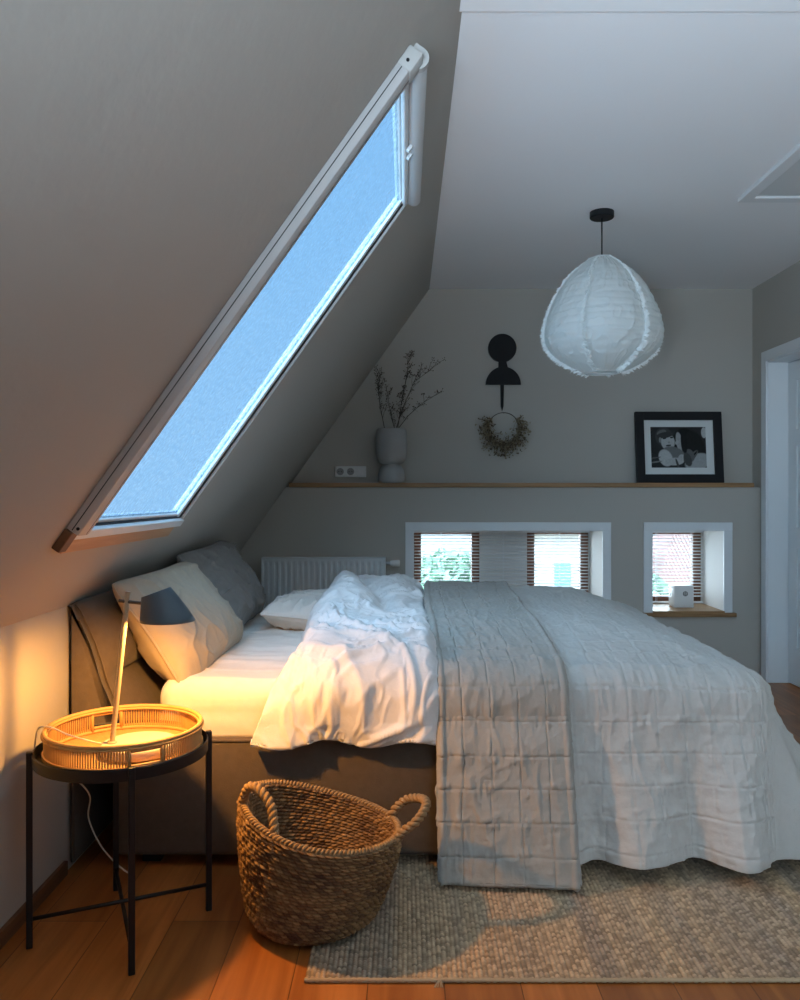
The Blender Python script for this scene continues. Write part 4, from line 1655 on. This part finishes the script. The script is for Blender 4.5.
# ------------------------------------------------------------------ vase and dried branches
VX, VY, VZ = -0.088, 5.205, 1.2725
bm = bmesh.new()
prof = [(0.074, 0.0), (0.084, 0.004), (0.090, 0.02), (0.088, 0.05), (0.080, 0.085), (0.066, 0.108), (0.052, 0.117), (0.052, 0.120)]
prof += [(0.060, 0.121), (0.080, 0.131), (0.095, 0.155), (0.101, 0.195), (0.103, 0.25), (0.102, 0.30), (0.098, 0.338), (0.090, 0.350), (0.078, 0.352), (0.074, 0.346), (0.080, 0.32), (0.088, 0.28), (0.086, 0.20), (0.05, 0.14), (0.001, 0.135)]
lathe(bm, prof, (VX, VY, VZ), 56)
o = bobj('stoneware_vase', bm, mat('matt_grey_stoneware', (0.34, 0.34, 0.33), 0.95, 0.1, bump=[('noise', 60.0, 0.3, 0.003, 4)], var=(12.0, 0.08)), smooth=True)
tag(o, 'matt grey two tier stoneware vase on the oak shelf', 'vase')
M_twig = mat('dry_dark_twig', (0.055, 0.045, 0.035), 0.9)
M_bud = mat('dry_brown_seed_head', (0.09, 0.072, 0.052), 0.9)


def twig(pts, n_side, spread_, seed, label):
    rr = random.Random(seed)
    P = [Vector(p) for p in pts]
    bm = bmesh.new()
    tube(bm, P, [0.0034 * (1 - 0.75 * i / (len(P) - 1)) for i in range(len(P))], 5)
    buds = bmesh.new()

    def bud(p, s=1.0):
        bmesh.ops.create_icosphere(buds, subdivisions=1, radius=rr.uniform(0.0022, 0.0048) * s, matrix=Matrix.Translation(p))
    for i in range(n_side):
        t = rr.uniform(0.3, 1.0) * (len(P) - 1)
        k = min(int(t), len(P) - 2)
        b = P[k].lerp(P[k + 1], t - k)
        d = (P[k + 1] - P[k]).normalized()
        out = (d + Vector((rr.uniform(-1, 1) * 1.0, rr.uniform(-0.35, 0.35), rr.uniform(-0.1, 0.9)))).normalized()
        L2 = spread_ * rr.uniform(0.4, 1.0)
        m = b + out * L2 * 0.5 + Vector((rr.uniform(-.006, .006), 0, 0.006))
        e_ = b + out * L2 + Vector((rr.uniform(-.01, .01), rr.uniform(-.01, .01), 0.012))
        tube(bm, [b, m, e_], [0.0013, 0.001, 0.0006], 4)
        bud(e_)
        for _ in range(5):
            q = m.lerp(e_, rr.random())
            s = q + Vector((rr.uniform(-1, 1), rr.uniform(-.6, .6), rr.uniform(-0.4, 1))).normalized() * rr.uniform(0.010, 0.026)
            tube(bm, [q, s], [0.0008, 0.0004], 3)
            bud(s, 0.9)
    o = bobj('dried_branch', bm, M_twig)
    tag(o, label, 'branch', 'dried branches in the vase')
    bobj('seed_heads', buds, M_bud, o)


VT = VZ + 0.35
twig([(VX + .03, VY, VT - 0.14), (VX + .03, VY - .01, VT), (VX + .075, VY - .01, VT + .14), (VX + .145, VY - .02, VT + .30), (VX + .30, VY - .02, VT + .42)], 20, .085, 1, 'dried branch in the vase leaning furthest right and longest')
twig([(VX + .03, VY + .01, VT - 0.14), (VX + .04, VY + .02, VT), (VX + .11, VY + .02, VT + .09), (VX + .20, VY + .02, VT + .17), (VX + .29, VY + .02, VT + .225)], 9, .05, 2, 'dried branch in the vase forking low to the right')
twig([(VX - .03, VY, VT - 0.14), (VX - .045, VY, VT), (VX - .070, VY, VT + .13), (VX - .085, VY - .01, VT + .25), (VX - .075, VY - .01, VT + .37)], 24, .075, 3, 'dried branch in the vase leaning to the left')
twig([(VX + .02, VY + .01, VT - 0.14), (VX + .02, VY + .01, VT), (VX - .015, VY + .01, VT + .15), (VX - .035, VY, VT + .28)], 12, .06, 4, 'short dried branch in the middle of the vase')
twig([(VX + .03, VY - .01, VT - 0.14), (VX + .04, VY - .01, VT), (VX + .065, VY - .01, VT + .17), (VX + .10, VY - .01, VT + .34), (VX + .11, VY, VT + .46)], 26, .07, 6, 'upright dried branch in the vase with the densest seed heads')

# ------------------------------------------------------------------ black wall ornament (disc, neck, half dome, spike)
ox, oy = 0.645, YU
orn = thing('wall_ornament', 'black wooden wall ornament shaped like a disc above a half dome and spike', 'ornament', (ox, oy, 1.75))


def extr(name, pts, y0, y1, m, parent, bev=0.002):
    bm = bmesh.new()
    A_ = [bm.verts.new((x, y0, z)) for x, z in pts]
    f = bm.faces.new(A_)
    r = bmesh.ops.extrude_face_region(bm, geom=[f])
    vs = [v for v in r['geom'] if isinstance(v, bmesh.types.BMVert)]
    bmesh.ops.translate(bm, vec=(0, y1 - y0, 0), verts=vs)
    return bobj(name, bm, m, parent)


sU = 800 / YU
zc = 1.18 + (497 - 348.5) / sU
extr('disc', [(ox + 0.094 * math.cos(2 * PI * k / 48), zc + 0.094 * math.sin(2 * PI * k / 48)) for k in range(48)], oy - 0.022, oy, M_blackwood, orn)
zd = 1.18 + (497 - 385) / sU
extr('neck', [(ox + 0.028 - 0.005, zc - 0.075), (ox + 0.034 + 0.005, zd + 0.105), (ox - 0.026, zd + 0.105), (ox - 0.024, zc - 0.075)], oy - 0.020, oy, M_blackwood, orn)
extr('half_dome', [(ox + 0.006 + 0.116 * math.cos(PI * k / 32), zd + 0.118 * math.sin(PI * k / 32)) for k in range(33)], oy - 0.026, oy, M_blackwood, orn)
zs = 1.18 + (497 - 411) / sU
extr('spike', [(ox - 0.012, zd + 0.002), (ox - 0.009, zs + 0.03), (ox, zs), (ox + 0.008, zs + 0.03), (ox + 0.011, zd + 0.002)], oy - 0.018, oy, M_blackwood, orn)

# ------------------------------------------------------------------ dried flower wreath
wx, wz, wy = 0.650, 1.18 + (497 - 429) / sU, YU - 0.045
wr = thing('dried_flower_wreath', 'dried flower wreath on a thin wire ring below the black ornament', 'wreath', (wx, wy, wz - 0.2))
bm = bmesh.new()
tube(bm, [(wx + 0.104 * math.sin(2 * PI * k / 60), wy, wz + 0.104 * math.cos(2 * PI * k / 60)) for k in range(60)], 0.0025, 6, closed=True)
bobj('wire_ring', bm, mat('dark_wire', (0.05, 0.045, 0.04), 0.5), wr, smooth=True)
bm = bmesh.new()
tube(bm, [(wx, wy, wz + 0.1), (wx, YU, wz + 0.112)], 0.002, 6)
bobj('nail', bm, M_black, wr)
rr = random.Random(5)
stems, fl1, fl2 = bmesh.new(), bmesh.new(), bmesh.new()
for i in range(620):
    a = rr.uniform(math.radians(48), math.radians(312))       # measured from the top, clockwise
    k = 1 - 0.5 * abs((a - PI) / (PI * 0.75)) ** 3
    b = Vector((wx + 0.10 * math.sin(a), wy, wz + 0.10 * math.cos(a)))
    rad = Vector((math.sin(a), 0, math.cos(a)))
    tg = Vector((math.cos(a), 0, -math.sin(a))) * (1 if a > PI else -1)
    d = (rad * rr.uniform(-0.4, 1.3) + tg * -rr.uniform(0.0, 1.0) + Vector((0, rr.uniform(-0.9, 0.15), 0))).normalized()
    e_ = b + d * rr.uniform(0.02, 0.105) * k
    e_.y = min(e_.y, YU - 0.008)
    tube(stems, [b, e_], [0.001, 0.0006], 3)
    tgt = fl1 if rr.random() < 0.55 else fl2
    for _ in range(2):
        p = e_ + Vector((rr.uniform(-.006, .006), rr.uniform(-.006, .004), rr.uniform(-.006, .006)))
        bmesh.ops.create_icosphere(tgt, subdivisions=1, radius=rr.uniform(0.0025, 0.006), matrix=Matrix.Translation(p) @ Matrix.Rotation(rr.uniform(0, 3), 4, 'X') @ Matrix.Diagonal((1, 0.5, 1.3, 1)))
bobj('stems', stems, mat('dry_stem', (0.16, 0.12, 0.07), 0.9), wr)
bobj('cream_flowers', fl1, mat('dry_cream_flower', (0.27, 0.22, 0.14), 0.9), wr)
bobj('brown_flowers', fl2, mat('dry_brown_flower', (0.09, 0.065, 0.04), 0.9), wr)

# ------------------------------------------------------------------ framed photograph
def framed_photo():
    x0, x1 = 1.512, 2.078
    z0 = 1.2725
    w, h = x1 - x0, 0.470
    root = thing('picture_frame', 'black framed black and white photo of two people hugging, leaning on the oak shelf', 'picture', ((x0 + x1) / 2, 5.24, z0))
    lean = math.radians(6)
    T = Matrix.Translation((x0, 5.215, z0)) @ Matrix.Rotation(-lean, 4, 'X')
    b = 0.055
    bm = bmesh.new()
    for a in ((0, b, 0, h), (w - b, w, 0, h), (b, w - b, 0, b), (b, w - b, h - b, h)):
        box(bm, a[0], a[1], -0.012, 0.018, a[2], a[3], 0.002, T)
    bobj('frame', bm, M_blackwood, root)
    bm = bmesh.new()
    box(bm, b, w - b, 0.004, 0.010, b, h - b, 0, T)
    bobj('mat_board', bm, mat('white_mat_board', (0.62, 0.64, 0.62), 0.8), root)
    # photograph: grey tones on a fine grid
    px0, px1, pz0, pz1 = b + 0.045, w - b - 0.05, b + 0.045, h - b - 0.045
    nx, nz = 240, 180
    u = np.linspace(0, 1, nx)
    v = np.linspace(0, 1, nz)
    U, Vv = np.meshgrid(u, v, indexing='ij')
    G = 0.022 + 0.012 * vn(U * 5, Vv * 5, 3)

    def ell(cx, cy, rx_, ry_, rot, val, soft=0.10):
        nonlocal G
        c_, s_ = math.cos(rot), math.sin(rot)
        dx, dy = U - cx, (Vv - cy) * 0.75
        a_ = (dx * c_ + dy * s_) / rx_
        b_ = (-dx * s_ + dy * c_) / ry_
        d = np.sqrt(a_ ** 2 + b_ ** 2)
        k = 1 - smooth(1 - soft, 1 + soft, d)
        G = G * (1 - k) + val * k
    ell(0.97, 0.86, 0.05, 0.10, 0, 0.40)              # pale patch top right corner
    ell(0.62, 0.62, 0.22, 0.26, 0.1, 0.012)           # adult's dark hair
    ell(0.80, 0.52, 0.17, 0.30, 0.3, 0.016)
    ell(0.84, 0.14, 0.24, 0.15, 0.35, 0.30)           # adult's pale shoulder
    ell(0.74, 0.26, 0.05, 0.16, -0.7, 0.10)           # strap
    ell(0.73, 0.24, 0.016, 0.17, -0.7, 0.012)
    ell(0.70, 0.30, 0.08, 0.12, 0.3, 0.10)
    ell(0.52, 0.62, 0.060, 0.19, 0.15, 0.30)          # adult's face in profile
    ell(0.475, 0.62, 0.030, 0.045, -0.5, 0.34)
    ell(0.60, 0.62, 0.055, 0.24, 0.05, 0.014)
    ell(0.24, 0.76, 0.155, 0.17, 0.1, 0.05)           # child's hair
    ell(0.20, 0.86, 0.09, 0.05, 0.4, 0.12)
    ell(0.31, 0.63, 0.125, 0.150, 0.1, 0.36)          # child's face
    ell(0.26, 0.80, 0.15, 0.055, 0.15, 0.04)
    ell(0.25, 0.72, 0.035, 0.016, 0.2, 0.03)
    ell(0.38, 0.74, 0.030, 0.015, 0.1, 0.03)
    ell(0.33, 0.62, 0.020, 0.022, 0.1, 0.26)
    ell(0.32, 0.545, 0.050, 0.016, 0.15, 0.05)
    ell(0.17, 0.68, 0.022, 0.05, 0.0, 0.20)
    ell(0.42, 0.36, 0.20, 0.11, -0.35, 0.14)          # child's vest
    ell(0.26, 0.24, 0.12, 0.16, 0.4, 0.40)            # child's pale sleeve
    ell(0.42, 0.15, 0.17, 0.07, 0.05, 0.36)
    ell(0.55, 0.25, 0.065, 0.055, 0.6, 0.33)
    ell(0.47, 0.10, 0.02, 0.10, 0.3, 0.06)
    ell(0.66, 0.20, 0.07, 0.13, 0.3, 0.06)
    ell(0.08, 0.14, 0.12, 0.015, 0.15, 0.16)
    ell(0.06, 0.24, 0.12, 0.012, 0.15, 0.09)
    G = G * (0.92 + 0.16 * vn(U * 60, Vv * 45, 5))
    X = px0 + (px1 - px0) * U
    Z = pz0 + (pz1 - pz0) * Vv
    Pp = np.stack([X, X * 0 + 0.0032, Z, X * 0 + 1], -1) @ np.array(T).T
    me = grid_mesh('photo', Pp[..., :3])
    set_color_attr(me, 'tone', np.stack([G, G * 1.02, G], -1).reshape(-1, 3))
    link('photograph', me, attr_color(mat('photo_paper', (0.2, 0.2, 0.2), 0.6, 0.1), 'tone'), root)
    bm = bmesh.new()
    box(bm, b - 0.01, w - b + 0.01, 0.0105, 0.016, b - 0.01, h - b + 0.01, 0, T)
    bobj('backing_board', bm, M_blackwood, root)


framed_photo()

# ------------------------------------------------------------------ pendant lamp
PX, PY = 0.956, 3.885
pn = thing('pendant_lamp', 'white gathered fabric pendant lamp with frayed seams hanging from the ceiling', 'lamp', (PX, PY, 1.77))
bm = bmesh.new()
lathe(bm, [(0.001, -0.030), (0.054, -0.030), (0.058, -0.026), (0.058, 0.0)], (PX, PY, CEIL), 40)
bobj('ceiling_rose', bm, M_black, pn, auto=40)
bm = bmesh.new()
tube(bm, [(PX, PY, CEIL - 0.03), (PX, PY, 2.335)], 0.0036, 10)
bobj('cable', bm, M_black, pn, smooth=True)
M_cloth = bpy.data.materials.new('white_gauze_shade')
M_cloth.use_nodes = True
nt = M_cloth.node_tree
b = nt.nodes['Principled BSDF']
b.inputs['Base Color'].default_value = (0.84, 0.87, 0.86, 1)
b.inputs['Roughness'].default_value = 0.9
b.inputs['Specular IOR Level'].default_value = 0.1
tcn = nt.nodes.new('ShaderNodeTexCoord')
nzn = nt.nodes.new('ShaderNodeTexNoise')
nzn.inputs['Scale'].default_value = 22
nzn.inputs['Detail'].default_value = 5
bpn = nt.nodes.new('ShaderNodeBump')
bpn.inputs['Strength'].default_value = 0.5
bpn.inputs['Distance'].default_value = 0.01
nt.links.new(tcn.outputs['Object'], nzn.inputs['Vector'])
nt.links.new(nzn.outputs['Fac'], bpn.inputs['Height'])
nt.links.new(bpn.outputs[0], b.inputs['Normal'])
tln = nt.nodes.new('ShaderNodeBsdfTranslucent')
tln.inputs[0].default_value = (0.88, 0.92, 0.90, 1)
mxn = nt.nodes.new('ShaderNodeMixShader')
mxn.inputs[0].default_value = 0.42
nt.links.new(b.outputs[0], mxn.inputs[1])
nt.links.new(tln.outputs[0], mxn.inputs[2])
nt.links.new(mxn.outputs[0], nt.nodes['Material Output'].inputs[0])

zt, zb = 2.340, 1.782
prof_z = np.array([0, .03, .09, .16, .26, .36, .48, .60, .70, .78, .86, .93, .98, 1.0])
prof_r = np.array([.045, .070, .118, .160, .202, .232, .262, .280, .285, .272, .235, .178, .120, .085])


def shade_r(t):
    # smooth interpolation of the outline
    return np.interp(t, prof_z, prof_r) * 1.0


NSEAM = 6


def pendant_shade():
    nth, nz = 480, 200
    th = np.linspace(0, 2 * PI, nth, endpoint=False)
    t = np.linspace(0, 1, nz)
    rs = np.convolve(np.pad(np.interp(t, prof_z, prof_r), 9, mode='reflect', reflect_type='odd'), np.ones(19) / 19, 'valid')
    TH, T = np.meshgrid(th, t, indexing='ij')
    R = np.broadcast_to(rs[None], TH.shape).copy()
    ph = (TH / (2 * PI) * NSEAM) % 1.0
    panel = np.floor(TH / (2 * PI) * NSEAM) % NSEAM
    dist = np.abs(ph - 0.5) * 2           # 0 at the panel centre, 1 at the seam ... seams at ph=0
    R *= 1 - 0.045 * dist ** 3
    R += 0.004 * np.exp(-((1 - dist) / 0.035) ** 2)
    # wire ribs pull the cloth in between
    tt = T * 17 + 0.25 * fbm(TH * 1.5, T * 3, 12, 2) + _hash(panel, panel * 0, 4) * 0.4
    R *= 1 + 0.012 * np.abs(np.sin(PI * tt)) - 0.006
    R += 0.006 * ridge(TH * 8 + 4 * T, T * 12, 31) ** 3 + 0.004 * fbm(TH * 6, T * 9, 32, 3)
    X, Y = PX + R * np.cos(TH), PY + R * np.sin(TH)
    return grid_mesh('shade', np.stack([X, Y, zt + (zb - zt) * T], -1), closed_u=True), rs


me, rs = pendant_shade()
sh = link('lamp_shade', me, M_cloth, pn, True)
bm = bmesh.new()
rr = random.Random(11)
for s in range(NSEAM):
    a = 2 * PI * s / NSEAM
    for i in range(800):
        t = rr.random()
        r = float(np.interp(t, np.linspace(0, 1, 200), rs)) * 0.955 + 0.010
        aa = a + rr.gauss(0, 0.004) / max(r, 0.05)
        b0 = Vector((PX + r * math.cos(aa), PY + r * math.sin(aa), zt + (zb - zt) * t))
        rad = Vector((math.cos(aa), math.sin(aa), 0))
        tgv = Vector((-math.sin(aa), math.cos(aa), 0))
        ln = rr.uniform(0.010, 0.022) * (0.5 + 0.8 * t)
        d = rad * rr.uniform(0.5, 1) + tgv * rr.uniform(-0.7, 0.7) + Vector((0, 0, rr.uniform(-0.8, 0.2)))
        e_ = b0 + d.normalized() * ln
        w = Vector((0, 0, 1)) * rr.uniform(0.0012, 0.0035)
        v1, v2, v3, v4 = [bm.verts.new(p) for p in (b0 - w, b0 + w, e_ + w * .5, e_ - w * .5)]
        bm.faces.new((v1, v2, v3, v4))
bobj('frayed_seams', bm, mat('white_frayed_cotton', (0.86, 0.89, 0.88), 0.9), sh)
bm = bmesh.new()
for z, r in ((zb, 0.078), (zb + 0.006, 0.068), (zt, 0.050)):
    tube(bm, [(PX + r * math.cos(2 * PI * k / 48), PY + r * math.sin(2 * PI * k / 48), z) for k in range(48)], 0.0025, 6, closed=True)
for k in range(3):
    a = 2 * PI * k / 3
    tube(bm, [(PX, PY, zt - 0.005), (PX + 0.05 * math.cos(a), PY + 0.05 * math.sin(a), zt)], 0.002, 6)
tube(bm, [(PX - 0.078, PY, zb), (PX + 0.078, PY, zb)], 0.002, 6)
bobj('wire_frame', bm, mat('white_wire', (0.7, 0.72, 0.72), 0.5), pn, smooth=True)
bm = bmesh.new()
tube(bm, [(PX, PY, 2.345), (PX, PY, 2.27)], 0.018, 14)
bobj('socket', bm, M_black, pn, auto=40)
